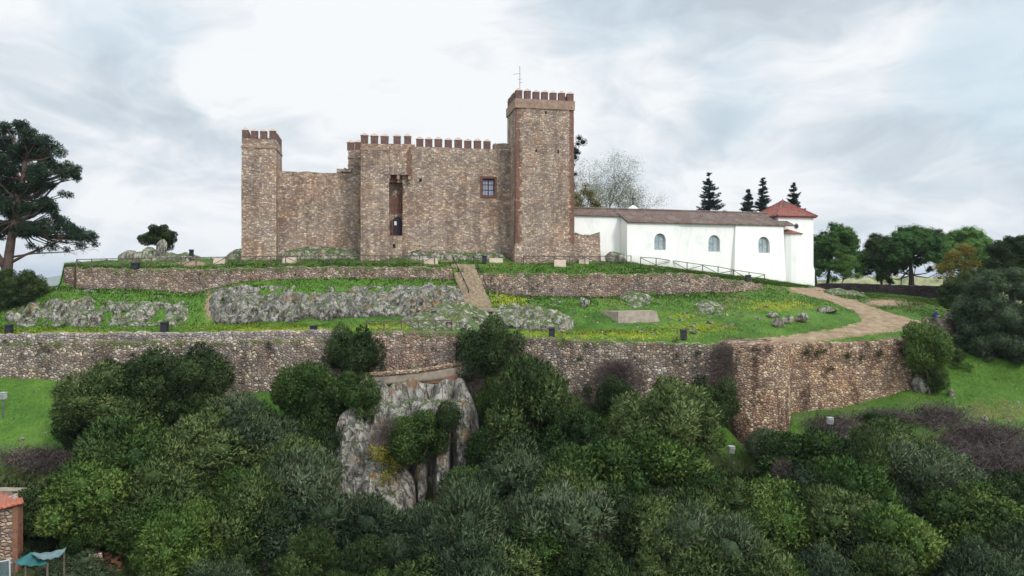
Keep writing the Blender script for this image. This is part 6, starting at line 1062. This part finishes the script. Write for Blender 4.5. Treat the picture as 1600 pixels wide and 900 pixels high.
m_ = MB(); c = P(14, 768, D0 + 5); m_.obox(c, (1.3, -.1, 0), (0, .35, 0), (0, 0, .16)); m_.obox(c + (1.0, 0, -.3), (.12, 0, 0), (0, .2, 0), (0, 0, .25)); tag(m_.build('concrete_ledge', M['concrete']), 'weathered concrete ledge behind the cottage roof', 'ledge')
tp = empty('tarp_shelter', P(65, 885, 37), 'sagging teal and grey tarp shelter on rough posts beside the cottage', 'shelter')
def sheet(name, c4, mat, par, sag, n=14):
    c4 = [P(*c) for c in c4]; u = np.linspace(0, 1, n + 1); A = np.array([[(c4[0] * (1 - a) + c4[1] * a) * (1 - b) + (c4[3] * (1 - a) + c4[2] * a) * b + np.array([0, 0, -sag * 4 * a * (1 - a) * .6 + .03 * math.sin(a * 21 + b * 5)]) for a in u] for b in u]); m = n + 1
    B = A - np.array([0, 0, .015]); V = np.concatenate([A.reshape(-1, 3), B.reshape(-1, 3)]); f_ = gridfaces(m, m); rim = list(range(m)) + [i * m + m - 1 for i in range(1, m)] + [m * m - 1 - i for i in range(1, m)] + [(m - 1 - i) * m for i in range(1, m - 1)]; k = len(rim); sd_ = np.array([(rim[i], rim[(i + 1) % k], rim[(i + 1) % k] + m * m, rim[i] + m * m) for i in range(k)]); return link(name, npmesh(name, V, [f_[:, ::-1], f_ + m * m, sd_], M[mat]), par)
sheet('tarp', [(20, 880, 36.5), (72, 882, 36.5), (78, 866, 37.6), (48, 862, 37.8)], 'teal', tp, .18); sheet('tarp', [(60, 873, 36.6), (98, 866, 37), (104, 855, 37.8), (46, 863, 37.8)], 'tarpgrey', tp, .22)
for x, y, d_ in ((22, 880, 36.55), (40, 882, 36.6), (74, 880, 36.6), (100, 862, 37.4)): m_ = MB(); m_.tube([P(x, y + 45, d_), P(x, y + .5, d_)], .05, 6); m_.build('post', M['wood'], tp)
gt_ = empty('wire_panel', P(6, 905, 36), 'white framed wire panel in the bottom left corner', 'gate'); m_ = MB()
for a, b in (((-12, 880), (15, 875)), ((15, 875), (16, 930)), ((-12, 930), (16, 930)), ((-12, 880), (-12, 930))): m_.tube([P(*a, 36), P(*b, 36)], .04, 5)
m_.build('frame', M['lampwhite'], gt_); m_ = MB()
for i in range(1, 6): m_.tube([P(-12 + i * 4.6, 879 - i * .8, 36), P(-12 + i * 4.6, 930, 36)], .008, 3)
for i in range(1, 7): m_.tube([P(-12, 880 + i * 8, 36), P(15.5, 876 + i * 8, 36)], .008, 3)
m_.build('mesh_wires', M['metal'], gt_); m_ = MB(); m_.add([P(-12, 882, 36.1), P(14, 878, 36.1), P(14, 930, 36.1), P(-12, 930, 36.1), P(-12, 882, 36.14), P(14, 878, 36.14), P(14, 930, 36.14), P(-12, 930, 36.14)], [(0, 1, 2, 3), (7, 6, 5, 4), (0, 4, 5, 1), (1, 5, 6, 2), (2, 6, 7, 3), (3, 7, 4, 0)]); m_.build('sheet', M['tarpgrey'], gt_)
rg = np.random.default_rng(66); m_ = MB()
for i in range(70):
    h = gpt(rg.uniform(140, 232), rg.uniform(868, 892)); a = rg.uniform(0, 3.14); t = rg.uniform(-.4, .4); u_ = np.array([math.cos(a), math.sin(a), t]) * .14; v_ = np.array([-math.sin(a), math.cos(a), 0]) * .07; m_.obox(h + (0, 0, rg.uniform(.02, .35)), u_, v_, (0, 0, .045))
tag(m_.build('brick_rubble', M['brick']), 'heap of broken red bricks beneath the green shrub', 'rubble', kind='stuff')
h = gpt(150, 885); m_ = MB(); m_.obox(h + (0, 0, .3), (.3, .1, 0), (0, .06, .02), (-.05, 0, .42)); tag(m_.build('leaning_slab', M['pink']), 'flat tan slab leaning among the broken bricks', 'slab')
h = gpt(388, 886); m_ = MB(); m_.tube([P(372, 874, h[1] + .3) + (0, 0, .1), P(398, 892, h[1] - .5) + (0, 0, .1)], .09, 6); tag(m_.build('log', M['greybark']), 'pale fallen log on the bare ground right of the bright tree', 'log')
# ------------------------------------------------------------------ haze
m = bpy.data.materials.new('haze'); m.use_nodes = True; m.node_tree.nodes.clear(); gg = G(m.node_tree); v = gg.n('ShaderNodeVolumePrincipled'); v.inputs['Color'].default_value = (.82, .90, 1.0, 1); v.inputs['Density'].default_value = 0.00013; v.inputs['Anisotropy'].default_value = .2; oo = gg.n('ShaderNodeOutputMaterial'); gg.l(v.outputs[0], oo.inputs['Volume'])
m_ = MB(); m_.prism([(-26000, -200), (26000, -200), (26000, 14500), (-26000, 14500)], CZ - 125, CZ + 60); hz_ = m_.build('haze', m); tag(hz_, 'thin haze in the distance', 'haze', kind='stuff')
